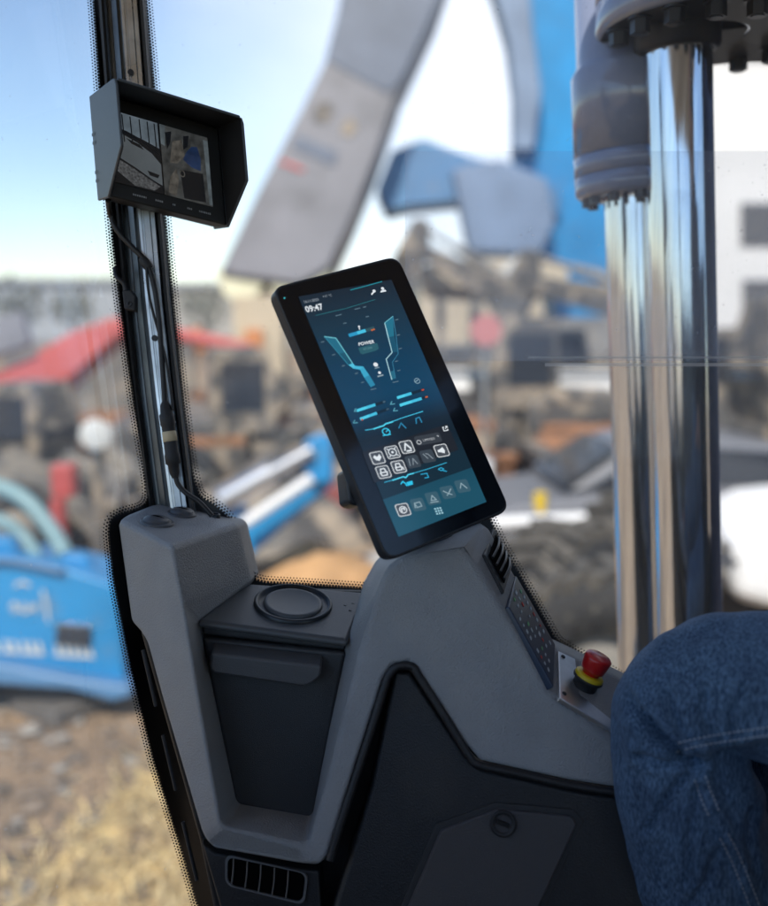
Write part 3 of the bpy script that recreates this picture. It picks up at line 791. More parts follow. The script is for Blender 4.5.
ui_line([zB(212, 492), zB(270, 476), zB(302, 464), zB(313, 470), zB(324, 456), zB(420, 428), zB(508, 398)], .8, (55, 165, 200)); ui_line([zB(250, 482), zB(300, 466), zB(313, 470), zB(324, 456), zB(350, 449)], 1.2, (85, 215, 245), 3)
ui_line([zB(290, 500), zB(298, 488), zB(312, 498), zB(318, 508)], 1.2, (45, 195, 235)); ui_poly([zB(316, 492), zB(344, 484), zB(348, 502), zB(322, 510)], (45, 195, 235), 3)
icon(zB(405, 462), [[(-3.2, -2.4), (2.8, -2.4), (2.8, 2), (-1, 2)]], (45, 160, 200), 1); icon(zB(485, 433), [[(-3, -1.4), (0, -2.4), (2.4, -.6), (-.6, .6), (-3, -1.4)], [(1, .8), (4, 2.2)]], (45, 160, 200), 1)
c = button(300, 624); ui_circle(c, 3.4, WH, 4, .9); icon(c, [[(-1.6, 1.6), (-1.4, -1.4), (1.4, -1.4), (1.2, .6)]], WH)
for i, (x, y) in enumerate(((372, 599), (443, 569), (515, 540), (585, 510))):
    c = zB(x, y); ui_poly(rr(c, SZ, SZ, 2.2), (58, 92, 108), 2)
    icon(c, [[[(-3, -2), (2.4, -2.4), (3, 2), (-2, 2.8), (-3, -2)], [(-4, 3), (-3, -2)]], [[(-2.6, 2), (0, -3), (2.8, 2), (-2.6, 2)], [(-4, 4), (4, 4)]], [[(-4, -2), (0, 1.4), (4, -3)], [(-2, 3), (0, 1.4), (3, 3)]], [[(-3, 2), (-.4, -3), (3.4, 3)]]][i], (140, 165, 176), 1.0)
for a in (-2.6, 0, 2.6):
    for b in (-2.6, 0, 2.6): ui_poly([fr(zB(471, 629), a + s, b + t) for s, t in ((-.9, -.9), (.9, -.9), (.9, .9), (-.9, .9))], (150, 195, 210), 2)
scr_bg = MB().prism([hit(q.x, q.y, PLTAB, .0011) for q in (TL, TR, BR, BL)], -TN * .0003).build('screen', M['gloss_black'], tablet)
UI.build('screen_graphics', UIM, scr_bg, fix=False)
MB().add([sp(*q, .0014) for q in [(283.2, 298), (284.6, 297.6), (285, 299), (283.6, 299.4)]], [(0, 1, 2, 3)]).build('status_light', emis('status_teal', (70, 190, 200)), tablet, fix=False)

# ================================================================== CAMERA MONITOR ON THE PILLAR
MO = P(89, 96, 1.14)
MNv = P(115, 76, 1.03) - MO
MU = (P(244, 116, 1.10) - P(115, 76, 1.03))
MVv = P(97.6, 200.6, 1.14) - P(89, 96, 1.14)
def Q(a, b, c): return MO + MU * a + MVv * b + MNv * c
monitor = thing('camera_monitor', 'small black camera monitor with deep sunshade hood clamped to the front pillar', 'monitor', Q(.3, .9, 0))
def boxQ(a0, a1, b0, b1, c0, c1):
    return MB().add([Q(a, b, c) for a in (a0, a1) for b in (b0, b1) for c in (c0, c1)], [(0, 1, 3, 2), (4, 6, 7, 5), (0, 4, 5, 1), (2, 3, 7, 6), (0, 2, 6, 4), (1, 5, 7, 3)])
mbody = boxQ(.012, .975, .03, .985, .03, .40).build('monitor_body', M['hood_inside'], monitor, bevel=.003)
# hood: top, left and right cheeks, thin
def plateQ(pts, t): return [Q(*p) for p in pts], t
mb = MB()
prof = [(1.0, 0.0), (1.0, .40), (.60, 1.0), (.07, 1.0), (.015, .97), (0, .9), (0, 0.0)]       # (b, c) cheek outline
def cheek(a0, a1):
    f = [Q(a0, b, c) for b, c in prof]; g = [Q(a1, b, c) for b, c in prof]; n = len(f)
    return f, g, n
for a0, a1 in ((0, .022), (.975, .997)):
    f, g, n = cheek(a0, a1)
    mb.add(f + g, [list(range(n)), list(range(2 * n - 1, n - 1, -1))] + [(i, (i + 1) % n, (i + 1) % n + n, i + n) for i in range(n)], 0)
mb.add([Q(a, b, c) for a in (.0221, .9749) for b in (.0, .03) for c in (0, .985)], [(0, 1, 3, 2), (4, 6, 7, 5), (0, 4, 5, 1), (2, 3, 7, 6), (0, 2, 6, 4), (1, 5, 7, 3)])
hood = mb.build('sunshade_hood', M['hood'], monitor, bevel=.0018, seg=3)
mb = MB()   # matt lining inside the hood
mb.add([Q(.024, .032, .41), Q(.973, .032, .41), Q(.973, .032, .98), Q(.024, .032, .98)], [(0, 1, 2, 3)])
for a in (.024, .973):
    mb.add([Q(a, .032, .41), Q(a, .98, .41), Q(a, .60, .985), Q(a, .032, .985)], [(0, 1, 2, 3)])
mb.build('hood_lining', M['hood_inside'], hood, fix=False)
mb = MB()
for b in (.36, .44, .72, .80):
    MB().add([Q(-.003, b, .0), Q(-.003, b + .03, .0), Q(-.003, b + .03, .12), Q(-.003, b, .12)], [(0, 1, 2, 3)]).build('vent_slot', M['cylinder_dark'], hood, fix=False)
s0 = .415
mscreen = MB().add([Q(.06, .17, s0), Q(.86, .17, s0), Q(.86, .84, s0), Q(.06, .84, s0)], [(0, 3, 2, 1)]).build('screen', M['gloss_black'], monitor, fix=False)
MP = MB(); MM = [emis('view_sky', (84, 94, 102), 1, .3, 60), emis('view_machine', (74, 80, 84), 1, .12, 40), emis('view_gravel', (66, 68, 70), 1, .7, 420), emis('view_dark', (16, 18, 21), 1), emis('view_yard', (52, 54, 54), 1, .6, 90), emis('view_blue', (27, 42, 70), 1, .4, 60), emis('view_sand', (66, 64, 60), 1, .6, 150), emis('view_pale', (76, 84, 88), 1, .35, 80)]
def mv(u, v, z): return Q(.06 + .8 * u, .17 + .67 * v, s0 + .002 + z * .0015)
def mpoly(pts, mi, z): MP.add([mv(u, v, z) for u, v in pts], [list(range(len(pts)))], mi)
def ell(cx_, cy_, rx, ry, a0=0, a1=360, n=22): return [(cx_ + rx * math.cos(R(a0 + (a1 - a0) * i / n)), cy_ + ry * math.sin(R(a0 + (a1 - a0) * i / n))) for i in range(n + 1)]
mpoly([(0, 0), (.49, 0), (.49, 1), (0, 1)], 3, 0)
mpoly([(0, 0), (.48, 0), (.48, .36), (.33, .30), (.16, .25), (0, .24)], 0, 1)
mpoly([(.0, .30), (.12, .30), (.26, .36), (.40, .46), (.485, .58), (.485, .88), (.40, .84), (.22, .72), (0, .60)], 1, 1)
mpoly([(0, .63), (.2, .74), (.36, .84), (.46, .90), (.40, .98), (.20, .98), (.04, .84)], 2, 2)
for u in (.03, .12, .2, .29, .37, .44): mpoly([(u, .02), (u + .012, .02), (u + .018, .40), (u + .006, .40)], 3, 3)
mpoly([(.0, .22), (.16, .24), (.33, .31), (.48, .42), (.48, .45), (.33, .34), (.16, .27), (0, .25)], 3, 4)
mpoly([(.15, .34), (.28, .38), (.32, .44), (.2, .40)], 3, 4); mpoly([(.34, .72), (.46, .74), (.44, .79), (.36, .78)], 3, 4)
mpoly([(.50, 0), (1, 0), (1, 1), (.50, 1)], 4, 1)
mpoly([(.50, 0), (.56, 0), (.54, .3), (.50, .28)], 7, 2); mpoly([(.95, .05), (1, .05), (1, .98), (.965, .98)], 7, 2)
mpoly([(.54, .95), (.57, .72), (.64, .58), (.66, .72), (.62, .98)], 6, 2)
mpoly([(.72, .42), (.76, .3), (.82, .2), (.88, .18), (.91, .34), (.9, .52), (.80, .50)], 5, 2)
mpoly([(.62, .20), (.72, .14), (.74, .36), (.66, .50), (.58, .52), (.60, .36)], 6, 2)
mpoly([(.68, .58), (.92, .55), (.93, .96), (.70, .98)], 3, 2)
mpoly([(.55, .10), (.62, .06), (.60, .22), (.56, .34)], 3, 3); mpoly([(.74, .08), (.80, .05), (.78, .22), (.73, .28)], 3, 3)
MP.add([mv(*q, 4) for q in ell(.70, .63, .028, .05)], [list(range(22, -1, -1))], 6); MP.add([mv(*q, 5) for q in ell(.70, .63, .018, .035)], [list(range(22, -1, -1))], 3)
MP.build('screen_image', MM, mscreen, fix=False)
# printed marks under the screen
mb = MB(); rnd = random.Random(5)
for u0, u1 in ((.20, .31), (.38, .43), (.52, .535), (.64, .67), (.74, .84)):
    u = u0
    while u < u1:
        w = rnd.uniform(.006, .012); mb.add([Q(u, .905, .412), Q(u + w, .905, .412), Q(u + w, .922, .412), Q(u, .922, .412)], [(0, 1, 2, 3)]); u += w + .006
mb.build('button_mark', M['mark_white'], monitor, fix=False)
# clamp to the pillar
boxQ(.2, .5, .3, .75, -.42, .02).build('clamp_bracket', M['housing'], monitor, bevel=.004)

# ================================================================== CABLES ON THE PILLAR
cab1 = thing('monitor_cable', 'thin black cable hanging from monitor down the pillar to plug with cream band', 'cable', P(150, 400, 1.17))
zc = 1.152
MB().tube([P(108, 200, 1.12), P(110, 213, 1.15), P(117, 230, zc), P(133, 248, zc), P(146, 262, zc), P(154, 285, zc), P(159, 320, zc), P(162, 360, zc), P(165, 405, zc)], .0032).build('cable_sheath', M['cable'], cab1)
MB().tube([P(146, 262, zc - .004), P(150, 300, zc), P(166, 360, zc), P(173, 410, zc)], .0016).build('thin_wire', M['cable'], cab1)
conn = MB()
a, b = P(165, 403, zc), P(175, 476, zc); ax = (b - a)
L0 = ax.length
conn.lathe(a, ax, [(-.002, .0035), (.003, .0062), (.012, .0070), (.014, .0088), (.026, .0088), (.028, .0078), (.034, .0078)], n=24)
conn.lathe(a, ax, [(.046, .0080), (.060, .0082), (.062, .0090), (.072, .0090), (.074, .0065), (.084, .0058), (.090, .0035)], n=24)
plug = conn.build('plug', M['rubber'], cab1)
MB().lathe(a, ax, [(.034, .0079), (.0341, .0083), (.0459, .0083), (.046, .0079)], n=24).build('cream_band', M['cream'], plug)
MB().tube([P(175, 474, zc), P(178, 484, zc), P(186, 493, 1.15), P(198, 501, 1.148), P(206, 509, 1.146), P(212, 516, 1.145)], .0030).build('cable_sheath', M['cable'], cab1)
a = P(142, 258, zc); b = P(149, 268, zc)
MB().lathe(a, b - a, [(0, .0045), (.004, .0058), (.012, .0058), (.015, .0045)], n=16).build('cable_sleeve', M['rubber'], cab1)
cab2 = thing('pillar_clip', 'small black clip with short cable stub on the pillar', 'cable clip', P(128, 300, 1.18))
MB().tube([P(115, 268, 1.165), P(117, 277, 1.157), P(124, 284, 1.155), P(126, 294, 1.155)], .0028).build('cable_stub', M['cable'], cab2)
mb = MB(); mb.prism([P(122, 290, 1.15), P(131, 290, 1.15), P(135, 296, 1.15), P(135, 311, 1.15), P(124, 309, 1.15)], FWD * .016)
clip = mb.build('clip_block', M['rubber'], cab2, bevel=.002)
MB().lathe(P(129.5, 304, 1.1495), -FWD, [(0, .0032), (.001, .0030), (.001, .0016), (-.001, .0015)], n=16).build('screw', M['bolt'], clip)

# ================================================================== HYDRAULIC CYLINDERS BEYOND THE WINDSCREEN
def cyl_axis(x0, y0, d0, x1, y1, d1):
    a, b = P(x0, y0, d0), P(x1, y1, d1); return a, b, (b - a).normalized()
# nearer cylinder
hc = thing('hydraulic_cylinder', 'right hand chrome rod under the wide dark bolted cylinder head', 'hydraulic cylinder', P(690, 660, 1.56), 'boom lift cylinders')
a, b, ax = cyl_axis(677, 40, 1.375, 690, 660, 1.475)
rod_r = .0478
MB().cyl(a - ax * .3, b + ax * .55, rod_r, n=96).build('rod', M['chrome'], hc)
bc0 = P(709, 33, 1.38)
vert = Vector((-.012, .05, 1)).normalized()
barrel = MB()
barrel.lathe(bc0, vert, [(.0, .052), (.0, .153), (.006, .159), (.042, .159), (.0425, .157), (.0445, .157), (.045, .159), (.082, .159), (.0825, .157), (.0845, .157), (.085, .159), (.60, .159)], n=96)
barrel.build('barrel', M['cylinder_paint'], hc)
MB().lathe(bc0, vert, [(-.0015, .055), (-.0015, .151)], n=96).build('gland_face', M['cylinder_dark'], hc)
MB().lathe(a, ax, [(-.02, rod_r + .012), (.012, rod_r + .012), (.018, rod_r + .006), (.018, rod_r + .0005)], n=64).build('wiper_seal', M['cylinder_dark'], hc)
e1 = Vector((1, 0, 0)); e1 = (e1 - vert * e1.dot(vert)).normalized(); e2 = vert.cross(e1)
for k in range(16):
    t = R(k * 22.5 + 8)
    c = bc0 + (e1 * math.cos(t) + e2 * math.sin(t)) * .134
    m_ = MB(); m_.cyl(c, c - vert * .004, .017, n=24, smooth=True); m_.cyl(c - vert * .004, c - vert * .022, .0135, n=6, smooth=False); m_.cyl(c - vert * .022, c - vert * .0235, .009, n=16)
    m_.build('bolt', M['bolt'], hc, fix=True)
MB().prism([P(712, -20, 1.36), P(960, -20, 1.36), P(960, 18, 1.36), P(768, 24, 1.36), P(716, 30, 1.36), P(710, 26, 1.36)], FWD * .14).build('mounting_block', M['cylinder_dark'], hc, bevel=.006)
MB().box((1.62, 2.0, CAMH - .1), (.5, 2.0, 1.7)).build('rod_shade_block', M['navy'], hc, bevel=.03)  # unseen block added to darken the rods' reflections
# further cylinder
hc2 = thing('hydraulic_cylinder', 'left hand chrome rod partly behind the other, under a narrower stepped gland', 'hydraulic cylinder', P(648, 680, 1.78), 'boom lift cylinders')
a, b, ax = cyl_axis(637, 180, 1.49, 650, 660, 1.575)
r2 = .050
MB().cyl(a - ax * .2, b + ax * .6, r2, n=96).build('rod', M['chrome'], hc2)
g0 = P(636, 196, 1.49)
MB().lathe(g0, -ax, [(0, r2 + .003), (0, .085), (.006, .091), (.030, .092), (.0305, .0855), (.032, .0855), (.0325, .092), (.060, .092), (.0605, .0855), (.062, .0855), (.0625, .092), (.180, .092), (.192, .085), (.195, .083), (.60, .083)], n=80).build('barrel', M['cylinder_paint'], hc2)
e1 = Vector((1, 0, 0)); e1 = (e1 - ax * e1.dot(ax)).normalized(); e2 = ax.cross(e1)
for k in range(12):
    t = R(k * 30 + 10); c = g0 + (e1 * math.cos(t) + e2 * math.sin(t)) * .073
    m_ = MB(); m_.cyl(c, c + ax * .012, .0085, n=6, smooth=False); m_.build('bolt', M['bolt'], hc2)
mb = MB().prism([P(614, 112, 1.43), P(646, 110, 1.43), P(646, 146, 1.43), P(614, 146, 1.43)], FWD * .08)
mb.build('hose_port', M['cylinder_dark'], hc2, bevel=.004)
mb = MB().tube([P(627, 116, 1.425), P(628, 90, 1.43), P(628, 60, 1.45), P(632, -40, 1.5)], .012, n=14); mb.build('hose', M['rubber'], hc2)
# dark boom plate standing behind the rods
bp_ = thing('boom_side_plate', 'dark navy steel plate edge standing behind the right chrome rod', 'steel plate', P(700, 680, 1.9))

# ================================================================== SEATED OPERATOR
person = thing('person', 'seated person in blue jeans with bent knee beside the console', 'person', P(1080, 700, .80))
def tube_body(path, radii, n=72, sub=14):
    pts = catmull(path, sub); rad = catmull([Vector((r, 0, 0)) for r in radii], sub)
    t = (pts[1] - pts[0]).normalized(); a_ = t.orthogonal().normalized()
    rings = []
    for i, p in enumerate(pts):
        t = (pts[min(i + 1, len(pts) - 1)] - pts[max(i - 1, 0)]).normalized()
        a_ = (a_ - t * a_.dot(t)).normalized(); b_ = t.cross(a_)
        rings.append((p, a_, b_, rad[i].x))
    return rings, n
def seg_dist(p, a, b):
    ab = b - a; t = max(0, min(1, (p - a).dot(ab) / ab.length_squared)); q = a + ab * t
    return (p - q).length, ab.x * (p.y - a.y) - ab.y * (p.x - a.x), t
SEAM1 = [Vector(p) for p in [(676, 753), (700, 747), (735, 741), (790, 735), (900, 735)]]
CREASE = [Vector(p) for p in [(619, 682), (636, 708), (655, 732), (682, 757), (700, 768)]]
SEAM2 = [Vector(p) for p in [(704, 776), (712, 800), (723, 832), (737, 862), (758, 915), (785, 980)]]
FOLDS = [([(696, 752), (676, 722), (668, 694)], .0045), ([(684, 764), (662, 764), (640, 756)], .005), ([(694, 772), (672, 792), (652, 826)], .0045), ([(716, 742), (704, 716), (706, 690)], .0035), ([(700, 786), (690, 830), (688, 880)], .0035), ([(735, 738), (732, 712), (742, 690)], .003), ([(716, 850), (706, 880), (690, 905)], .003), ([(752, 812), (748, 840), (756, 868)], .004)]
FOLDS = [([Vector(p) for p in pl], a) for pl, a in FOLDS]
def poly_dist(q, pl):
    best = (1e9, 0)
    for i in range(len(pl) - 1):
        d, s, t = seg_dist(q, pl[i], pl[i + 1])
        if d < best[0]: best = (d, s)
    return best
def leg(path, radii, detail, shift=Vector((0, 0, 0))):
    rings, n = tube_body([p + shift for p in path], radii, n=120 if detail else 40, sub=22 if detail else 6)
    vs = []
    for i, (p, a_, b_, r) in enumerate(rings):
        for k in range(n):
            t = 2 * math.pi * k / n; dr = (a_ * math.cos(t) + b_ * math.sin(t))
            v = p + dr * r
            dd = 0
            f = noise.fractal(Vector((v.x * 9, v.y * 9, v.z * 9)), 1.0, 2.0, 3) * .006
            f += noise.noise(Vector((v.x * 30 + v.z * 22, v.y * 30, v.z * 9 - v.x * 9))) * .0026
            dd += f
            if detail and dr.dot(FWD) < .35:
                x, y, _ = to_px(v); q = Vector((x, y))
                d, s = poly_dist(q, CREASE)
                if d < 40:
                    dd += max(0, min(1, (x - 626) / 22)) * (-.020 * math.exp(-(d / 6.5) ** 2) + .0085 * math.exp(-((d - 11) / 8.0) ** 2) * (1 if s < 0 else .3))
                for pl_, am in FOLDS:
                    d, s = poly_dist(q, pl_)
                    if d < 30: dd += am * (-math.exp(-(d / 4.0) ** 2) + .55 * math.exp(-((d - 9) / 5.0) ** 2))
                d, s = poly_dist(q, SEAM1)
                if d < 60 and x > 660:
                    fade = min(1, (x - 660) / 25)
                    up_ = s < 0
                    dd += fade * (.0040 * math.exp(-(d / 7.0) ** 2) if up_ else (.0025 * math.exp(-(d / 5) ** 2) - .012 * (1 - math.exp(-(d / 10) ** 2)) * max(0, 1 - (d / 58) ** 2)))
                d, s = poly_dist(q, SEAM2)
                if d < 40: dd += .0032 * math.exp(-(d / 7.0) ** 2) - .0022 * math.exp(-((d - 13) / 5.0) ** 2)
            vs.append(v + dr * dd)
    N = len(rings)
    fs = [(i * n + k, i * n + (k + 1) % n, (i + 1) * n + (k + 1) % n, (i + 1) * n + k) for i in range(N - 1) for k in range(n)]
    return vs, fs, n
LPX = [(1150, 770, .74), (1000, 730, .83), (880, 706, .89), (785, 692, .935), (728, 688, .957), (693, 699, .968), (684, 736, .98), (690, 800, .998), (704, 865, 1.012), (732, 960, 1.03), (775, 1120, 1.06), (800, 1225, 1.085)]
LP = [P(*q) for q in LPX]
LR = [.105, .095, .085, .076, .071, .069, .0725, .0745, .0775, .079, .074, .070]
mb = MB()
vs, fs, n = leg(LP, LR, True); mb.add(vs, fs, 0, True); mb.add(vs[:n], [list(range(n))], 0, True); mb.add(vs[-n:], [list(range(n))], 0)
LP2 = [P(x + 30, y + 22, d + .19) for x, y, d in LPX]
vs2, fs2, n2 = leg(LP2, [r * .95 for r in LR], False); mb.add(vs2, fs2, 0, True); mb.add(vs2[:n2], [list(range(n2))], 0, True)
hipL = P(1150, 648, .72); hipC = hipL + Vector((.08, .09, 0))
ax_t = Vector((.25, -.08, 1)).normalized()
mb.lathe(hipC + Vector((.02, 0, -.14)), ax_t, [(0, .02), (.02, .12), (.08, .17), (.16, .175), (.24, .165)], n=36)
trousers = mb.build('jeans', M['denim'], person, fix=True)
trousers.data.update()
# stitching: little threads laid on the cloth
bvh = BVHTree.FromPolygons([v.co.copy() for v in trousers.data.vertices], [tuple(p.vertices) for p in trousers.data.polygons])
def on_cloth(x, y):
    h = bvh.ray_cast(CAM, ray(x, y).normalized())
    return (h[0], h[1]) if h[0] is not None else (None, None)
st = MB()
def stitch(pl, off):
    pts = [Vector(p) for p in pl]; fine = catmull([Vector((p.x, p.y, 0)) for p in pts], 14)
    acc = 0; L_prev = fine[0]; seq = [fine[0]]
    for p in fine[1:]:
        while (p - seq[-1]).length > 4.9: seq.append(seq[-1] + (p - seq[-1]).normalized() * 4.9)
    for i in range(len(seq) - 1):
        t = (seq[i + 1] - seq[i]).normalized(); nn_ = Vector((-t.y, t.x, 0)) * off
        a_ = seq[i] + nn_; b_ = seq[i] + nn_ + t * 2.9
        h0, n0 = on_cloth(a_.x, a_.y); h1, n1 = on_cloth(b_.x, b_.y)
        if h0 is None or h1 is None or (h0 - h1).length > .008: continue
        s = -1 if n0.dot(FWD) > 0 else 1
        st.tube([h0 + n0 * s * .0003, (h0 + h1) / 2 + n0 * s * .0009, h1 + n0 * s * .0003], .00052, n=6, smooth_path=False)
for pl_, offs in ((SEAM1, (-1.0, -9.0)), ([(700, 778), (708, 800), (716, 818)], (-5.5, 5.5)), ([(724, 836), (737, 862), (758, 915), (785, 980)], (-4.5, 4.5))):
    for o_ in offs:
        st = MB(); stitch(pl_, o_)
        if st.v: tag(st.build('stitching', M['thread'], trousers), kind='stuff')
# boots, jacket, arms and head: out of the picture, on the seat to the right
def boot(ankle, name='boot'):
    m_ = MB(); fw = Vector((-.62, .78, 0)).normalized(); side_ = Vector((fw.y, -fw.x, 0))
    base_z = zf
    rows = [(-.07, .035, .085), (-.03, .042, .10), (.04, .046, .085), (.11, .048, .062), (.17, .042, .045), (.20, .022, .030)]
    vs_ = []
    for s_, w_, h_ in rows:
        c_ = Vector((ankle.x, ankle.y, base_z)) + fw * s_
        for k in range(14):
            t = 2 * math.pi * k / 14
            vs_.append(c_ + side_ * w_ * math.cos(t) + Vector((0, 0, h_ / 2 + h_ / 2 * max(-1, math.sin(t) * 1.1 if math.sin(t) > 0 else math.sin(t)))))
    m_.add(vs_, [(i * 14 + k, i * 14 + (k + 1) % 14, (i + 1) * 14 + (k + 1) % 14, (i + 1) * 14 + k) for i in range(5) for k in range(14)], 0, True)
    m_.add(vs_[:14], [list(range(14))]); m_.add(vs_[-14:], [list(range(14))])
    m_.cyl(Vector((ankle.x, ankle.y, base_z + .06)), Vector((ankle.x, ankle.y, base_z + .17)), .045, .05, n=20)
    return m_.build(name, M['boot'], person)
boot(LP[-1]); boot(LP2[-1])
mb = MB()
sp0 = hipC + Vector((.04, 0, .06))
mb.tube([sp0, sp0 + Vector((.05, -.02, .16)), sp0 + Vector((.06, -.03, .32)), sp0 + Vector((.05, -.03, .43)), sp0 + Vector((.03, -.02, .50))], [.15] * 6 + [.165] * 10 + [.17] * 8 + [.12] * 6 + [.06] * 3, n=28)
for s_ in (-1, 1):
    sh = sp0 + Vector((.05, -.03, .41)) + Vector((.03, .17, 0)) * s_
    mb.tube([sh, sh + Vector((.0, s_ * .05, -.14)), sh + Vector((.02, s_ * .05, -.29)), sh + Vector((.0, s_ * .03, -.36)), sh + Vector((-.03, s_ * .01, -.40))], [.06] * 12 + [.05] * 12 + [.04] * 9, n=18)
mb.build('jacket', M['jacket'], person)
hd = sp0 + Vector((.0, -.02, .66))
mb = MB(); mb.lathe(hd + Vector((.01, 0, -.19)), (0, 0, 1), [(0, .055), (.06, .056), (.08, .07), (.11, .086), (.16, .098), (.21, .097), (.26, .082), (.295, .045), (.305, .0001)], n=28)
mb.lathe(hd + Vector((-.085, 0, -.03)), (-1, 0, -.2), [(0, .02), (.02, .012), (.03, .0001)], n=12)
mb.build('head', M['skin'], person)
mb = MB(); mb.lathe(hd + Vector((.022, 0, .0)), (.25, 0, 1), [(-.05, .100), (.02, .105), (.07, .092), (.11, .052), (.125, .0001)], n=28); mb.build('hair', M['hair'], person)
for s_ in (-1, 1):
    w = sp0 + Vector((.05, -.03, .41)) + Vector((.03, .17, 0)) * s_ + Vector((-.03, s_ * .01, -.40))
    m_ = MB(); m_.tube([w, w + Vector((-.04, 0, -.006)), w + Vector((-.09, 0, -.012))], [.03] * 6 + [.042] * 6 + [.036] * 5, n=14)
    for k in range(4):
        o_ = w + Vector((-.085, (k - 1.5) * .019, -.008)); m_.tube([o_, o_ + Vector((-.035, 0, -.012)), o_ + Vector((-.06 - .008 * (k in (1, 2)), 0, -.035))], .0085, n=8)
    o_ = w + Vector((-.03, -.032 * s_, -.004)); m_.tube([o_, o_ + Vector((-.03, -.02 * s_, -.01)), o_ + Vector((-.055, -.022 * s_, -.022))], .0095, n=8)
    m_.build('hand', M['skin'], person)
seat = thing('driving_chair', 'dark fabric driving chair under the seated person', 'chair', (hipC.x + .05, hipC.y, zf))
sc_ = hipC + Vector((0.2, 0, -.20))
MB().box(sc_ + Vector((-.10, 0, -.02)), (.50, .50, .10)).build('seat_cushion', M['seat_fabric'], seat, bevel=.03)
MB().box(sc_ + Vector((.26, 0, .30)), (.12, .48, .66), Matrix.Rotation(R(12), 3, 'Y')).build('backrest', M['seat_fabric'], seat, bevel=.04)
MB().box(Vector((sc_.x - .08, sc_.y, (sc_.z - .07 + zf) / 2)), (.36, .36, sc_.z - .07 - zf)).build('seat_base', M['black_plastic'], seat, bevel=.02)
bpy.data.objects.remove(bp_)

# ================================================================== BACKGROUND YARD
C = {}
C['blue'] = mat('blue_paint', (.006, .20, .45), .4, var=.15, vscale=2, dirt=(.12, .16, .2), dscale=3, dlo=.60, dhi=.85)
C['blue2'] = mat('deep_blue_paint', (.08, .20, .37), .4, var=.12, vscale=2, dirt=(.15, .17, .2), dscale=2, dlo=.56, dhi=.8)
C['grey'] = mat('grey_paint', (.185, .185, .205), .5, var=.12, vscale=1.5, dirt=(.12, .12, .13), dscale=1.2, dlo=.52, dhi=.72)
C['slate'] = mat('slate_paint', (.105, .13, .18), .5, var=.15, vscale=2)
C['beige'] = mat('beige_paint', (.50, .42, .30), .6, var=.1, vscale=2)
C['paleyellow'] = mat('pale_yellow_paint', (.62, .60, .42), .6, var=.1, vscale=2)
C['orange'] = mat('orange_paint', (.55, .22, .08), .6)
C['red'] = mat('red_paint', (.46, .085, .075), .45, var=.12, vscale=2)
C['fadedred'] = mat('faded_red', (.45, .16, .15), .6)
C['darkred'] = mat('dark_red', (.30, .05, .05), .6, dirt=(.16, .1, .09), dscale=6, dlo=.45, dhi=.65)
C['bluegrey'] = mat('blue_grey_paint', (.15, .21, .31), .5, var=.2, vscale=1.5)
C['facade'] = mat('render_facade', (.70, .70, .70), .8, var=.06, vscale=.3)
C['tan2'] = mat('faded_yellow', (.42, .36, .18), .7)
C['dark'] = mat('dark_machine', (.085, .08, .075), .6, var=.4, vscale=2, dirt=(.33, .27, .20), dscale=2.8, dlo=.48, dhi=.62)  # lightened base and pale dirt put the yard haze into the colour
C['mid'] = mat('mid_grey_machine', (.19, .18, .165), .6, var=.3, vscale=1.5, dirt=(.36, .31, .24), dscale=2.2, dlo=.5, dhi=.7)
C['tyre'] = mat('tyre_rubber', (.022, .022, .023), .85, dirt=(.26, .24, .20), dscale=7, dlo=.60, dhi=.70)
C['white'] = mat('white_paint', (.74, .75, .76), .5, var=.05, vscale=1)
C['silver'] = mat('silver_paint', (.16, .165, .18), .45, .1, coat=.2)
C['window'] = mat('dark_window', (.03, .035, .045), .1)
C['bwindow'] = mat('building_window', (.10, .10, .11), .3)
C['teal'] = mat('teal_pipe', (.18, .30, .32), .5)
C['steel'] = mat('bare_steel', (.55, .56, .58), .3, .9)
C['green'] = mat('green_paint', (.12, .28, .16), .6)
C['yellow'] = mat('yellow_paint', (.70, .48, .03), .5)
C['wood'] = mat('weathered_wood', (.12, .11, .10), .8, var=.3, vscale=6)
C['concrete'] = mat('concrete', (.36, .35, .33), .85, var=.12, vscale=2)
C['roof'] = mat('far_roof', (.34, .37, .40), .8)
C['soil'] = mat('orange_soil', (.42, .25, .12), .95, var=.25, vscale=3, bump=.6, bscale=20)
C['rubble'] = mat('brown_rubble', (.16, .12, .09), .95, var=.4, vscale=4, bump=.6, bscale=20)
C['bark'] = mat('bark', (.09, .07, .05), .9)
C['leaf'] = mat('leaf', (.17, .18, .15), .8, var=.4, vscale=3)  # lightened and greyed: distance haze put into the leaf colour
C['letter'] = mat('pale_lettering', (.55, .56, .54), .6)

def local(mb, name, m, parent, bevel=0.0):
    return mb.build(name, m, parent, bevel=bevel, local=True)

def machine_root(name, label, cat, loc, rot, sc, group=None):
    t = thing(name, label, cat, loc, group); t.rotation_euler = (0, 0, R(rot)); t.scale = (sc, sc, sc)
    return t
def xz(poly, y0, y1, mi=0, mb=None):
    mb = mb or MB()
    return mb.prism([(x, y0, z) for x, z in poly], (0, y1 - y0, 0), mi)

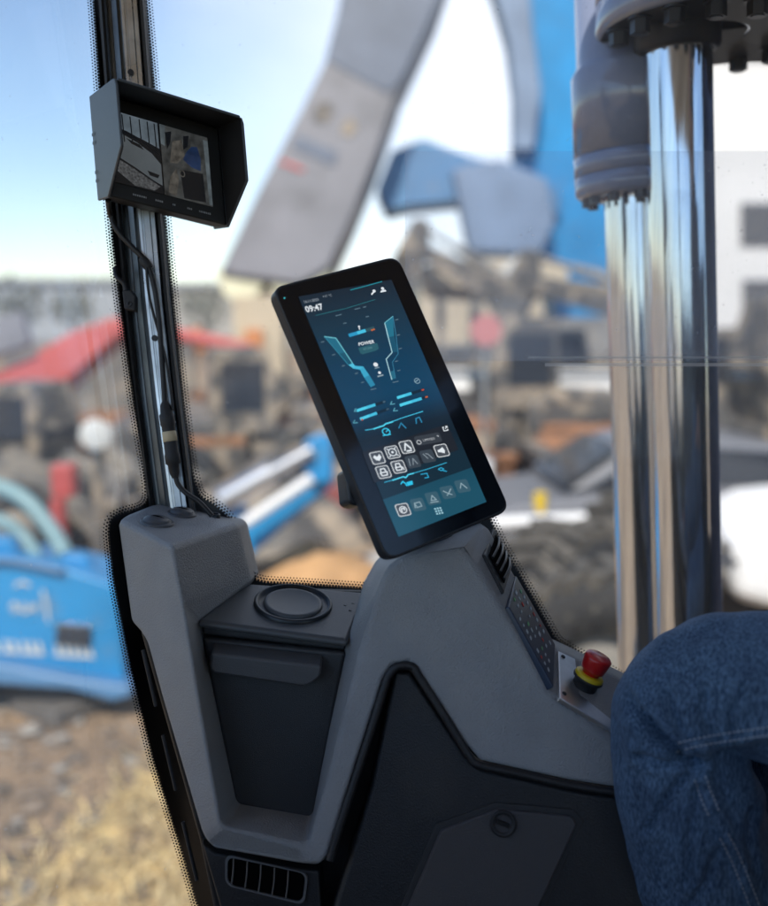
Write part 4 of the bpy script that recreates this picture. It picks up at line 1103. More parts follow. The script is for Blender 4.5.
def excavator(label, loc, rot, sc, paint, lift=35, fold=-75, bucket=True, group=None, dark='dark'):
    t = machine_root('excavator', label, 'excavator', loc, rot, sc, group)
    for s in (-1, 1):
        y = s * 1.05
        st_ = [(-1.7 + .42 * math.cos(R(a)), .42 + .42 * math.sin(R(a))) for a in range(90, 271, 30)] + [(1.7 + .42 * math.cos(R(a)), .42 + .42 * math.sin(R(a))) for a in range(-90, 91, 30)]
        tr = local(xz(st_, y - .28, y + .28), 'track', C['tyre'], t, .04)
        w = MB()
        for x in (-1.7, -.85, 0, .85, 1.7): w.cyl((x, y - .3, .42), (x, y + .3, .42), .26, n=20)
        local(w, 'roller', C['dark'], tr)
    local(MB().box((0, 0, .72), (1.5, 1.6, .34)), 'turntable', C[dark], t, .03)
    local(xz([(-1.9, .92), (1.3, .92), (1.3, 1.35), (.2, 1.55), (.2, 1.95), (-1.5, 2.0), (-1.9, 1.75)], -1.2, 1.2), 'upper_body', C[paint], t, .06)
    local(xz([(-2.3, .95), (-1.9, .92), (-1.9, 1.9), (-2.2, 1.85), (-2.4, 1.5)], -1.15, 1.15), 'counterweight', C[dark], t, .08)
    cabp = local(xz([(.1, 1.36), (1.35, 1.36), (1.42, 2.0), (1.15, 2.75), (.2, 2.78), (.05, 2.0)], .25, 1.18), 'cab', C[dark], t, .05)
    w = MB(); w.box((.65, 1.19, 2.25), (.8, .02, .75)); w.box((.65, .24, 2.25), (.8, .02, .75)); w.box((1.36, .7, 2.3), (.03, .7, .7), Matrix.Rotation(R(-20), 3, 'Y'))
    local(w, 'window', C['window'], cabp)
    a = R(lift); o = Vector((.9, 0, 1.5)); Lb = 3.9
    d = Vector((math.cos(a), 0, math.sin(a))); nrm = Vector((-d.z, 0, d.x))
    def at(s, h): v = o + d * s + nrm * h; return (v.x, v.z)
    bp = [at(0, -.22), at(1.5, .2), at(2.2, .32), at(Lb, -.05), at(Lb + .1, .2), at(2.2, .95), at(1.5, .78), at(0, .22)]
    local(xz(bp, -.22, .22), 'boom', C[paint], t, .03)
    e = o + d * Lb + nrm * .08; a2 = a + R(fold); d2 = Vector((math.cos(a2), 0, math.sin(a2))); n2 = Vector((-d2.z, 0, d2.x)); Ls = 2.3
    def at2(s, h): v = e + d2 * s + n2 * h; return (v.x, v.z)
    local(xz([at2(-.6, .1), at2(0, -.2), at2(Ls, -.12), at2(Ls, .14), at2(.3, .42), at2(-.5, .38)], -.17, .17), 'stick', C[paint], t, .03)
    cl = MB(); q0 = o + d * 2.0 + nrm * 1.0; q1 = e + d2 * -.45 + n2 * .35
    cl.cyl(q0, q0.lerp(q1, .6), .09, n=16); cl.cyl(q0.lerp(q1, .6), q1, .05, n=16)
    local(cl, 'hydraulic_ram', C['mid'], t)
    if bucket:
        f = e + d2 * Ls
        def at3(s, h): v = f + d2 * s + n2 * h; return (v.x, v.z)
        local(xz([at3(-.05, .15), at3(.1, -.2), at3(.7, -.45), at3(1.05, -.2), at3(1.0, .25), at3(.55, .35)], -.5, .5), 'bucket', C[dark], t, .03)
    return t

def wheel(parent, x, y, r, w, rim='mid'):
    s = 1 if y > 0 else -1
    ty = local(MB().lathe((x, y - w / 2, r), (0, 1, 0), [(0, r * .55), (.0, r * .9), (w * .15, r), (w * .85, r), (w, r * .9), (w, r * .55), (0, r * .55)], n=28), 'wheel', C['tyre'], parent)
    local(MB().lathe((x, y - w * .4, r), (0, 1, 0), [(0, .001), (0, r * .5), (w * .1, r * .56), (w * .7, r * .56), (w * .8, r * .5), (w * .8, .001)], n=24), 'rim', C[rim], ty)

def loader(label, loc, rot, sc, paint, group=None, rim='beige'):
    t = machine_root('wheel_loader', label, 'loader', loc, rot, sc, group)
    for x in (-1.2, 1.3):
        for y in (-.95, .95): wheel(t, x, y, .68, .5, rim)
    local(xz([(-2.3, .8), (-.1, .7), (-.1, 1.55), (-.6, 1.75), (-2.3, 1.65)], -.8, .8), 'engine_cover', C[paint], t, .08)
    local(xz([(0, .6), (1.7, .6), (1.8, 1.2), (.9, 1.5), (0, 1.4)], -.5, .5), 'front_frame', C[paint], t, .05)
    cb = local(xz([(-.7, 1.5), (.4, 1.4), (.5, 2.1), (.25, 2.9), (-.65, 2.9)], -.62, .62), 'cab', C['dark'], t, .05)
    w = MB(); w.box((-.15, -.63, 2.25), (.75, .02, .85)); w.box((-.15, .63, 2.25), (.75, .02, .85)); w.box((.40, 0, 2.3), (.03, 1.0, .8), Matrix.Rotation(R(-17), 3, 'Y')); local(w, 'window', C['window'], cb)
    for s in (-.55, .55): local(xz([(.8, 1.5), (1.1, 1.75), (2.4, .95), (2.7, .4), (2.45, .35), (2.1, .75)], s - .09, s + .09), 'lift_arm', C[paint], t, .02)
    local(xz([(2.5, .1), (3.4, .05), (3.45, .12), (2.85, .3), (2.75, .8), (2.95, 1.1), (2.6, 1.05), (2.45, .5)], -1.25, 1.25), 'bucket', C['dark'], t, .03)
    return t

def car(label, loc, rot, sc, paint, group=None):
    t = machine_root('parked_car', label, 'car', loc, rot, sc, group)
    prof_ = [(-2.1, .35), (-2.15, .75), (-2.0, .98), (-1.3, 1.05), (.75, .98), (1.7, .86), (2.1, .68), (2.15, .38), (1.75, .28), (-1.75, .28)]
    local(xz(prof_, -.86, .86), 'body', C[paint], t, .12)
    gh = local(xz([(-1.75, 1.0), (-1.25, 1.42), (-.2, 1.5), (.35, 1.42), (1.05, .96)], -.70, .70), 'cabin', C[paint], t, .12)
    w = MB(); 
    for s in (-1, 1): w.prism([(-1.4, s * .71, 1.04), (-1.1, s * .71, 1.36), (-.2, s * .71, 1.42), (.28, s * .71, 1.36), (.75, s * .71, 1.04)], (0, -s * .02, 0))
    w.prism([(.44, -.6, 1.40), (.44, .6, 1.40), (1.0, .66, 1.03), (1.0, -.66, 1.03)], (.03, 0, .02)); local(w, 'window', C['window'], gh)
    for x in (-1.35, 1.35):
        for y in (-.78, .78): wheel(t, x, y, .32, .2, 'silver')
    for y in (-.62, .62): local(MB().box((2.08, y, .70), (.12, .34, .12)), 'headlight', C['white'], t, .02)
    return t

def truck(label, loc, rot, sc, paint, box, group=None):
    t = machine_root('truck', label, 'truck', loc, rot, sc, group)
    for x in (-2.2, -1.2, 2.2):
        for y in (-.95, .95): wheel(t, x, y, .5, .32, 'mid')
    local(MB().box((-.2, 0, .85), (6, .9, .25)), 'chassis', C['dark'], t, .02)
    cb = local(xz([(1.5, .7), (3.0, .7), (3.05, 1.5), (2.75, 2.6), (1.5, 2.7)], -1.1, 1.1), 'cab', C[paint], t, .08)
    w = MB(); w.box((2.93, 0, 2.05), (.04, 1.8, .8), Matrix.Rotation(R(-15), 3, 'Y')); w.box((2.2, 1.11, 2.05), (.8, .02, .7)); w.box((2.2, -1.11, 2.05), (.8, .02, .7)); local(w, 'window', C['window'], cb)
    local(MB().box((-1.0, 0, 1.9), (4.3, 2.3, 1.8)), 'cargo_box', C[box], t, .04)
    return t

def pxpart(t, name, poly, D, thick, m, bevel=.02):
    """a plate or beam of the thing t: outline at its own distance with real thickness"""
    return prism_px(poly, D, thick).build(name, m, t, bevel=bevel)

# ---- terrain
gm, nt, b = new_mat('ground'); L = nt.links
tc = nt.nodes.new('ShaderNodeTexCoord')
def nz(scale, detail=8): 
    n = nt.nodes.new('ShaderNodeTexNoise'); n.inputs['Scale'].default_value = scale; n.inputs['Detail'].default_value = detail; L.new(tc.outputs['Object'], n.inputs['Vector']); return n
n1, n2, n3 = nz(.35), nz(2.6), nz(26)
r1 = nt.nodes.new('ShaderNodeValToRGB'); e = r1.color_ramp.elements; e[0].position = .35; e[0].color = (.20, .14, .095, 1); e[1].position = .65; e[1].color = (.33, .25, .17, 1); L.new(n1.outputs['Fac'], r1.inputs[0])
r2 = nt.nodes.new('ShaderNodeValToRGB'); e = r2.color_ramp.elements; e[0].position = .3; e[0].color = (.55, .55, .56, 1); e[1].position = .7; e[1].color = (1.35, 1.3, 1.2, 1); L.new(n2.outputs['Fac'], r2.inputs[0])
r3 = nt.nodes.new('ShaderNodeValToRGB'); e = r3.color_ramp.elements; e[0].position = .35; e[0].color = (.5, .5, .5, 1); e[1].position = .68; e[1].color = (1.6, 1.6, 1.55, 1); L.new(n3.outputs['Fac'], r3.inputs[0])
m1 = nt.nodes.new('ShaderNodeMix'); m1.data_type = 'RGBA'; m1.blend_type = 'MULTIPLY'; m1.inputs[0].default_value = 1; L.new(r1.outputs[0], m1.inputs[6]); L.new(r2.outputs[0], m1.inputs[7])
m2 = nt.nodes.new('ShaderNodeMix'); m2.data_type = 'RGBA'; m2.blend_type = 'MULTIPLY'; m2.inputs[0].default_value = 1; L.new(m1.outputs[2], m2.inputs[6]); L.new(r3.outputs[0], m2.inputs[7])
L.new(m2.outputs[2], b.inputs['Base Color']); b.inputs['Roughness'].default_value = .95
ground = MB().add([(-600, -200, 0), (600, -200, 0), (600, 1200, 0), (-600, 1200, 0)], [(0, 1, 2, 3)]).build('ground', gm, None, fix=False)
tag(ground, kind='structure')
# loose stones and dry straw left of the cab
rnd = random.Random(11)
def in_poly(p, poly):
    c = False; j = len(poly) - 1
    for i in range(len(poly)):
        if (poly[i].y > p.y) != (poly[j].y > p.y) and p.x < (poly[j].x - poly[i].x) * (p.y - poly[i].y) / (poly[j].y - poly[i].y) + poly[i].x: c = not c
        j = i
    return c
def gpx(px, py):
    r = ray(px, py); t = -CAM.z / r.z; return CAM + r * t
mb = MB()
for i in range(2600):
    x, y = rnd.uniform(-5.2, -.9), rnd.uniform(2.6, 6.5)
    s = rnd.uniform(.012, .05) * (1 if rnd.random() < .9 else 1.8)
    vs = [Vector((x, y, s * .25)) + Vector((math.cos(a) * s * rnd.uniform(.6, 1.2), math.sin(a) * s * rnd.uniform(.6, 1.2), 0)) for a in [k * math.pi / 3 for k in range(6)]]
    top = Vector((x + rnd.uniform(-.3, .3) * s, y, s * rnd.uniform(.5, .9)))
    mb.add(vs + [top], [(k, (k + 1) % 6, 6) for k in range(6)], mi=rnd.choice([0, 0, 1, 2]))
st_ = mb.build('gravel_stones', [mat('stone_brown', (.20, .155, .115), .95), mat('stone_grey', (.27, .25, .22), .95), mat('stone_dark', (.10, .085, .07), .95)], None)
tag(st_, 'loose brown and grey stones on the bare ground left of the cab', 'stones', kind='stuff')
sp_poly = [gpx(x, y) for x, y in [(300, 700), (210, 715), (150, 770), (118, 800), (95, 835), (50, 870), (20, 915), (-30, 1000), (330, 1000)]]
sm = mat('dry_straw', (.62, .47, .22), .9, var=.45, vscale=9, dirt=(.30, .21, .12), dscale=3.5, dlo=.50, dhi=.68)
ragged = []
for i_ in range(len(sp_poly)):
    for k_ in range(8):
        q = sp_poly[i_].lerp(sp_poly[(i_ + 1) % len(sp_poly)], k_ / 8); ragged.append(q + Vector((noise.noise(q * 4) * .16, noise.noise(q * 4 + Vector((9, 3, 0))) * .16, 0)))
mb = MB().add([Vector((p.x, p.y, .008)) for p in ragged], [list(range(len(ragged)))])
lo = Vector((min(p.x for p in sp_poly), min(p.y for p in sp_poly))); hi = Vector((max(p.x for p in sp_poly), max(p.y for p in sp_poly)))
k = 0
while k < 9000:
    p = Vector((rnd.uniform(lo.x - .2, hi.x), rnd.uniform(lo.y, hi.y + .2), 0))
    q = p + Vector((rnd.gauss(0, .12), rnd.gauss(0, .12), 0))
    if not in_poly(q, sp_poly): k += 1; continue
    a = rnd.uniform(0, 6.28); l_ = rnd.uniform(.04, .11); w = rnd.uniform(.002, .0045); d = Vector((math.cos(a), math.sin(a), rnd.uniform(.05, .6))) * l_; s_ = Vector((-math.sin(a), math.cos(a), 0)) * w
    z = Vector((0, 0, rnd.uniform(.01, .04)))
    mb.add([p + z - s_, p + z + s_, p + z + d + s_, p + z + d - s_], [(0, 1, 2, 3)], mi=rnd.choice([0, 0, 1, 2])); k += 1
straw = mb.build('dry_straw', [sm, mat('straw_pale', (.68, .55, .31), .9), mat('straw_brown', (.38, .27, .13), .9)], None, fix=False)
tag(straw, 'yellow dry straw scattered on the ground beside the cab', 'straw', kind='stuff')

# ---- blue machine frame close on the left
D = 5.3
t = thing('machine_frame', 'bright blue steel machine frame with dark grille and pale lettering, left of the cab', 'machine frame', GP(40, D))
pxpart(t, 'side_plate', [(-260, 590), (-260, 548), (10, 556), (62, 566), (92, 576), (118, 584), (126, 690), (108, 696), (70, 680), (-260, 655)], D, .7, C['blue'], .03)
pxpart(t, 'base_lip', [(-260, 652), (0, 664), (72, 678), (128, 686), (132, 697), (112, 702), (70, 690), (-260, 668)], D - .12, .9, C['blue2'], .02)
pxpart(t, 'top_rib', [(-260, 552), (8, 558), (62, 569), (62, 574), (8, 563), (-260, 557)], D - .05, .1, C['blue2'], .01)
pxpart(t, 'lug_plate', [(-40, 560), (-34, 532), (10, 538), (16, 550), (20, 562)], D + .1, .12, C['blue'], .02)
pxpart(t, 'lug_plate', [(58, 570), (62, 553), (84, 556), (92, 566), (94, 578)], D + .2, .12, C['blue'], .02)
for k in range(4):
    pxpart(t, 'grille_bar', [(56 + k * 9, 623 + k * .9), (63 + k * 9, 624 + k * .9), (62 + k * 9, 646 + k * .9), (55 + k * 9, 645 + k * .9)], D - .03, .04, C['window'], .004)
rnd = random.Random(2)
lt = MB()
def strokes(pts, w=2.0):
    q = [Vector(p) for p in pts]
    for i in range(len(q) - 1):
        tt = (q[i + 1] - q[i]).normalized(); nn_ = Vector((-tt.y, tt.x)) * w / 2
        lt.prism([P(v.x, v.y, D - .012) for v in (q[i] + nn_, q[i + 1] + nn_, q[i + 1] - nn_, q[i] - nn_)], FWD * .01)
strokes([(14, 586), (22, 582), (30, 586)], 2.5); strokes([(42, 590), (46, 604), (48, 622)], 2.2)
strokes([(10, 608), (14, 602), (18, 610), (12, 612)], 2); strokes([(22, 603), (22, 612), (28, 612), (28, 604)], 2); strokes([(31, 610), (35, 604), (36, 612)], 2)
for x in (-20, -8, 4, 12, 22, 30, 38, 56, 64, 72, 80, 88): strokes([(x, 640 + x * .06), (x + 3, 650 + x * .06)], 3.2); strokes([(x - 2, 651 + x * .06), (x + 6, 652 + x * .06)], 2.4)
tag(lt.build('lettering', C['letter'], t), kind='stuff')
MB().tube([P(-60, 470, D + .5), P(-5, 486, D + .5), P(25, 500, D + .45), P(50, 528, D + .4), P(66, 556, D + .3)], .05, n=16).build('hose_pipe', C['teal'], t)
MB().tube([P(-60, 505, D + .3), P(-2, 520, D + .3), P(26, 540, D + .3), P(38, 562, D + .2)], .04, n=16).build('hose_pipe', C['teal'], t)
t = thing('marker_post', 'short red upright post behind the blue machine frame', 'post', GP(65, 6.6))
MB().cyl(GP(65, 6.6), GP(65, 6.6) + Vector((0, 0, .95)), .055, n=16).build('post_tube', C['red'], t); MB().box(P(65, 480, 6.6), (.15, .15, .22)).build('post_head', C['red'], t, bevel=.02)
t = thing('timber_pad', 'dark weathered timber pad on the ground under the blue frame', 'timber pad', GP(60, 5.3))
g = [gpx(8, 712), (gpx(55, 728)), gpx(112, 708), gpx(70, 694)]
for k in range(4):
    f0, f1 = k / 4 + .01, (k + 1) / 4 - .01
    MB().prism([g[0].lerp(g[3], f0), g[1].lerp(g[2], f0), g[1].lerp(g[2], f1), g[0].lerp(g[3], f1)], (0, 0, .09)).build('plank', C['wood'], t, bevel=.008)

# ---- big grey crane boom and the beige column it rests on
D = 14.0
t = thing('crane_boom', 'huge pale grey crane boom leaning down from upper right onto a beige column', 'crane', GP(265, D + .5))
pxpart(t, 'upper_section', [(352, -90), (338, 10), (325, 60), (352, 76), (390, 96), (404, 78), (440, 0), (470, -90)], D - .02, 1.2, C['slate'], .05)
arm = pxpart(t, 'lower_section', [(326, 58), (300, 110), (258, 190), (228, 252), (218, 274), (300, 286), (330, 268), (352, 220), (376, 160), (402, 84), (380, 66)], D, 1.2, C['grey'], .08)
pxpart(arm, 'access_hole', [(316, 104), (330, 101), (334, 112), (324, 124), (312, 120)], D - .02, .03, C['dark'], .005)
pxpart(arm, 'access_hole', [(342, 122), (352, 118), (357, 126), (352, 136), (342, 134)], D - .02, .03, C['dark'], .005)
pxpart(arm, 'access_hole', [(296, 134), (338, 152), (334, 166), (292, 148)], D - .02, .03, C['slate'], .005)
pxpart(arm, 'red_stripe', [(281, 159), (304, 168), (303, 172), (280, 163)], D - .02, .03, C['red'], .003)
pxpart(t, 'end_fork', [(214, 268), (262, 276), (262, 290), (240, 308), (222, 292)], D + .1, .6, C['paleyellow'], .03)
pxpart(t, 'end_fork', [(268, 276), (332, 268), (326, 290), (300, 300), (272, 292)], D + .1, .6, C['paleyellow'], .03)
zt = P(262, 296, D + .5).z
MB().box(Vector((P(262, 350, D + .5).x, P(262, 350, D + .5).y, zt / 2)), (.74, .7, zt)).build('column', C['beige'], t, bevel=.03)
MB().box(Vector((P(254, 350, D + .1).x, P(254, 350, D + .1).y, zt * .5)), (.26, .05, zt * .6)).build('orange_stripe', C['orange'], t, bevel=.005)
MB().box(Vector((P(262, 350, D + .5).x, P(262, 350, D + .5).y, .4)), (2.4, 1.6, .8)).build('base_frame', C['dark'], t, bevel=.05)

# ---- blue crane on the right of the tablet
D = 15.0
t = thing('material_handler', 'tall blue crane with curved grey arm and beige canopy behind the tablet', 'crane', GP(530, D))
pxpart(t, 'mast', [(520, -90), (520, 60), (518, 130), (516, 205), (540, 236), (556, 320), (618, 320), (622, 200), (640, -90)], D, .9, C['blue'], .05)
pxpart(t, 'curved_arm', [(462, -90), (494, -10), (508, 40), (514, 90), (514, 150), (534, 150), (542, 90), (534, 30), (524, -90)], D - .35, .5, C['bluegrey'], .04)
pxpart(t, 'blue_link', [(376, 190), (392, 150), (424, 138), (470, 156), (530, 170), (560, 190), (560, 214), (470, 200), (410, 206), (386, 212)], D - .2, .6, C['blue2'], .04)
pxpart(t, 'gearbox', [(452, 168), (500, 158), (548, 178), (556, 222), (540, 254), (470, 252), (462, 214)], D - .5, .5, C['bluegrey'], .06)
pxpart(t, 'canopy', [(420, 266), (470, 258), (566, 262), (570, 282), (520, 292), (430, 286)], D - .5, 1.2, C['beige'], .03)
pxpart(t, 'white_panel', [(496, 274), (520, 252), (540, 264), (546, 294), (504, 296)], D - .7, .3, C['letter'], .06)
pxpart(t, 'canopy_post', [(436, 284), (444, 284), (446, 400), (438, 400)], D - .3, .1, C['dark'], .01)
pxpart(t, 'canopy_post', [(470, 284), (482, 284), (482, 400), (470, 400)], D - .3, .1, C['mid'], .01)
pxpart(t, 'engine_house', [(500, 318), (640, 312), (644, 420), (500, 424)], D, 1.4, C['mid'], .05)
p = GP(540, D + .4)
for dx in (-1.3, 1.3):
    r_ = .8; c = p + Vector((dx, -.6, r_))
    MB().lathe(c, (0, 1, 0), [(0, r_ * .5), (0, r_ * .9), (.06, r_), (.42, r_), (.48, r_ * .9), (.48, r_ * .5), (0, r_ * .5)], n=28).build('wheel', C['tyre'], t)
MB().box(p + Vector((0, 0, 1.2)), (4.2, 1.6, .6)).build('chassis', C['dark'], t, bevel=.04)

# ---- red excavator and others to the left
t = thing('red_boom', 'long red boom arm rising behind the pillar, seen through the side window', 'boom', GP(-150, 13))
pxpart(t, 'boom_beam', [(-170, 440), (-20, 378), (30, 356), (70, 332), (112, 317), (180, 328), (250, 342), (250, 354), (180, 340), (118, 336), (60, 388), (0, 416), (-170, 500)], 12.5, .6, C['red'], .05)
pxpart(t, 'pale_panel', [(-30, 322), (22, 312), (30, 344), (-20, 362)], 12.3, .2, C['grey'], .03)
MB().box(Vector((P(-150, 400, 12.8).x, P(-150, 400, 12.8).y, .6)), (1.2, 1.0, 1.2)).build('pedestal', C['mid'], t, bevel=.04)
loader('dark grey wheel loader with pale rims behind the red boom', GP(45, 9.6), -20, .52, 'mid')
loader('grey wheel loader farthest left, half out of the side window', GP(-60, 8.6), 12, .55, 'mid', rim='mid')
truck('grey truck standing behind the pillar under the hazy roofs', GP(150, 15), 10, .62, 'mid', 'mid')
t = thing('work_lamp', 'round pale lamp head on a stub post left of the pillar', 'lamp', GP(92, 7.6))
c = P(92, 437, 7.6); MB().lathe(c + Vector((0, .16, 0)), (.15, -1, .1), [(0, .04), (.03, .10), (.12, .125), (.14, .125), (.145, .11), (.15, .0001)], n=28).build('lamp_head', C['letter'], t, fix=True)
MB().cyl(Vector((c.x, c.y + .12, 0)), c + Vector((0, .12, -.1)), .05, n=14).build('lamp_post', C['dark'], t)
# ---- dark machines in the middle distance
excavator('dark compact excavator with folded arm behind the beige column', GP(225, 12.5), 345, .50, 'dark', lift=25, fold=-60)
excavator('dark tracked excavator with orange body between pillar and tablet', GP(300, 16.5), 150, .50, 'orange', lift=24, fold=-80, dark='mid')
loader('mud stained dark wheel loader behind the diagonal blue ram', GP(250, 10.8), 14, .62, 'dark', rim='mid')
truck('green truck far beyond the tablet with beige box', GP(470, 24), 165, .95, 'green', 'beige')
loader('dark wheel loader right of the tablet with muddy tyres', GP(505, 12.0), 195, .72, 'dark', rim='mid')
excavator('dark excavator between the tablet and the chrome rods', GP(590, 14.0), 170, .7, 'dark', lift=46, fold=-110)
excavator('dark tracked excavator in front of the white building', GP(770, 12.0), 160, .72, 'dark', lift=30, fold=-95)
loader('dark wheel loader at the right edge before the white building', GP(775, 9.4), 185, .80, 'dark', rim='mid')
# ---- round red disc sign
t = thing('disc_sign', 'round red disc on a thin post right of the tablet', 'sign', GP(486, 10))
c = P(486, 330, 9.3); MB().cyl(c, c + FWD * .03, .15, n=32).build('disc', C['fadedred'], t, bevel=.005); MB().cyl(Vector((c.x, c.y + .05, 0)), c + FWD * .05, .025, n=12).build('post', C['steel'], t)
# ---- silver car
car('silver car parked right of the tablet, its rounded nose to the left', GP(640, 8.3), 184, .80, 'silver')
car('white car with bluish glass at the right edge beyond the knee', GP(990, 6.9), 176, .95, 'white')
# ---- pipe on trestles, yellow bollard, big tyres
D = 7.0
t = thing('steel_pipe', 'bright steel pipe lying level on two low trestles', 'pipe', GP(500, D))
MB().cyl(P(425, 527, D), P(588, 519, D), .05, n=24).build('pipe_tube', C['white'], t)
for x in (455, 560):
    q = P(x, 523, D); MB().box(Vector((q.x, q.y, (q.z - .05) / 2)), (.12, .3, q.z - .05)).build('trestle', C['dark'], t, bevel=.01)
t = thing('bollard', 'yellow bollard standing beyond the steel pipe', 'bollard', GP(538, 7.6))
q = GP(538, 7.6); MB().cyl(q, Vector((q.x, q.y, P(538, 490, 7.6).z)), .05, n=20).build('bollard_tube', C['yellow'], t); 
q = GP(512, 7.6); t = thing('marker_cone', 'small pale marker cone left of the bollard', 'marker', q)
MB().lathe(q, (0, 0, 1), [(0, .2), (.03, .2), (.03, .13), (.5, .03), (.5, .0001)], n=24).build('cone_body', C['tan2'], t)
def big_tyre(label, q, r, w, ax, tilt=0):
    t = thing('tractor_tyre', label, 'tyre', (q.x, q.y, 0), 'big worn tyres beside the console window')
    ax = Vector(ax).normalized()
    c = Vector((q.x, q.y, r))
    MB().lathe(c - ax * w / 2, ax, [(0, r * .5), (0, r * .86), (w * .12, r * .95), (w * .88, r * .95), (w, r * .86), (w, r * .5), (w * .5, r * .45), (0, r * .5)], n=40).build('carcass', C['tyre'], t)
    a_ = ax.orthogonal().normalized(); b_ = ax.cross(a_); m_ = MB()
    for k in range(22):
        th = 2 * math.pi * k / 22; rd = a_ * math.cos(th) + b_ * math.sin(th); tg = ax.cross(rd)
        for s_ in (-1, 1):
            m_.box(c + rd * r * .96 + ax * s_ * w * .24, (w * .5, .07, .07), Matrix((ax, tg, rd)).transposed() @ Matrix.Rotation(R(28 * s_), 3, 'Z'))
    m_.build('tread', C['mud'], t)
    MB().lathe(c - ax * w * .35, ax, [(0, .0001), (0, r * .42), (w * .1, r * .5), (w * .6, r * .5), (w * .7, r * .42), (w * .7, .0001)], n=28).build('rim', C['mid'], t)
C['mud'] = mat('dried_mud', (.075, .068, .058), .9, var=.4, vscale=6)
big_tyre('big muddy tyre with pale clogged tread, left of the chrome rods', GP(560, 5.6), .50, .45, (.75, -.6, 0))
big_tyre('big muddy tyre lowest by the stop button, rim towards the cab', GP(606, 4.7), .50, .42, (-.35, -1, 0))
big_tyre('big muddy tyre half hidden behind the chrome rods', GP(640, 6.4), .52, .45, (.5, -.8, 0))
# ---- diagonal blue ram, red box, heaps
D = 7.4
t = thing('blue_ram_arm', 'blue lifting arm with silver ram lying diagonally beyond the storage box', 'lifting arm', GP(280, D))
pxpart(t, 'arm_beam', [(205, 572), (225, 536), (262, 510), (318, 462), (330, 470), (330, 488), (280, 530), (240, 566), (215, 590)], D, .35, C['blue'], .03)
pxpart(t, 'end_plate', [(304, 440), (322, 432), (332, 440), (332, 482), (312, 486), (302, 468)], D - .1, .4, C['blue'], .03)
pxpart(t, 'foot_plate', [(200, 520), (224, 502), (244, 510), (236, 540), (206, 548)], D - .1, .4, C['blue2'], .03)
MB().cyl(P(222, 500, D - .15), P(272, 472, D - .15), .085, n=24).build('ram_barrel', C['steel'], t); MB().cyl(P(272, 472, D - .15), P(312, 450, D - .15), .05, n=20).build('ram_rod', C['steel'], t)
MB().cyl(P(244, 524, D - .2), P(312, 478, D - .2), .042, n=24).build('white_tube', C['white'], t)
t = thing('tool_box', 'dark red machine box on the ground left of the tablet', 'box', GP(328, 9.6))
q = GP(328, 9.6); MB().box(q + Vector((0, .2, .36)), (.46, .5, .34)).build('box_body', C['darkred'], t, bevel=.05); MB().box(q + Vector((0, .2, .55)), (.40, .46, .05)).build('box_top', C['dark'], t, bevel=.01); MB().box(q + Vector((0, .2, .09)), (.5, .5, .18)).build('box_foot', C['dark'], t, bevel=.02)
def heap(name, label, c, rx, ry, h, m, seed):
    rn = Vector((seed * 3.1, seed * 1.7, 0)); N, K = 12, 36; vs = []; 
    for i in range(N + 1):
        f = i / N
        for k in range(K):
            a = 2 * math.pi * k / K; rr_ = f * (1 + .25 * noise.noise(Vector((math.cos(a) * 1.5, math.sin(a) * 1.5, 0)) + rn))
            x, y = math.cos(a) * rr_ * rx, math.sin(a) * rr_ * ry
            z = h * max(0, (1 - f ** 1.5)) * (1 + .3 * noise.noise(Vector((x * 2, y * 2, 0)) + rn)) + .06 * noise.noise(Vector((x * 7, y * 7, 1)) + rn) * (1 - f)
            vs.append((c.x + x, c.y + y, max(z, -.02) if f < 1 else -.03))
    o = MB().add(vs, [(i * K + k, i * K + (k + 1) % K, (i + 1) * K + (k + 1) % K, (i + 1) * K + k) for i in range(N) for k in range(K)], 0, True).build(name, m, None)
    tag(o, label, 'heap')
heap('soil_heap', 'low orange soil heap just beyond the storage box lid', GP(312, 7.9), .62, .5, .36, C['soil'], 1)
heap('rubble_heap', 'brown rubble heap left of the orange soil heap', GP(226, 7.7), .34, .4, .40, C['rubble'], 2)
heap('rubble_heap', 'dark rubble heap behind the diagonal blue arm', GP(262, 9.3), 1.1, .8, .75, C['dark'], 3)
heap('soil_heap', 'pale sandy heap beneath the steel pipe', GP(470, 8.6), 1.0, .6, .25, C['concrete'], 4)
# ---- yard clutter
C['rust'] = mat('rusty_steel', (.28, .13, .06), .85, var=.4, vscale=4)
C['tan'] = mat('tan_board', (.48, .37, .24), .85, var=.3, vscale=4)
def crate(label, px, D, w, h, m, rot=0):
    q = GP(px, D); t = thing('crate', label, 'crate', q); r_ = Matrix.Rotation(R(rot), 3, 'Z')
    MB().box(q + Vector((0, 0, h / 2)), (w, w * .8, h - .1), r_).build('crate_body', C[m], t, bevel=.02)
    for z in (.06, h - .06): MB().box(q + Vector((0, 0, z)), (w + .06, w * .8 + .06, .1), r_).build('crate_rail', C['rust'], t, bevel=.01)
def drum(label, px, D, r, h, m):
    q = GP(px, D); t = thing('oil_drum', label, 'drum', q)
    MB().lathe(q, (0, 0, 1), [(0, .001), (0, r), (h * .33, r), (h * .35, r * 1.05), (h * .37, r), (h * .64, r), (h * .66, r * 1.05), (h * .68, r), (h, r), (h, .001)], n=24).build('drum_body', C[m], t)
def beams(label, px, D, ln, rot, m, z=.35):
    q = GP(px, D); t = thing('steel_beam', label, 'beam', q); r_ = Matrix.Rotation(R(rot), 3, 'Z')
    for dz, hh, ww in ((z - .12, .03, .2), (z, .21, .03), (z + .12, .03, .2)): MB().box(q + Vector((0, 0, dz)), (ln, ww, hh), r_).build('flange' if ww > .1 else 'web', C[m], t)
    for sx in (-.3, .3): MB().box(q + r_ @ Vector((sx * ln, 0, (z - .135) / 2)), (.16, .3, z - .135), r_).build('foot', C['wood'], t)
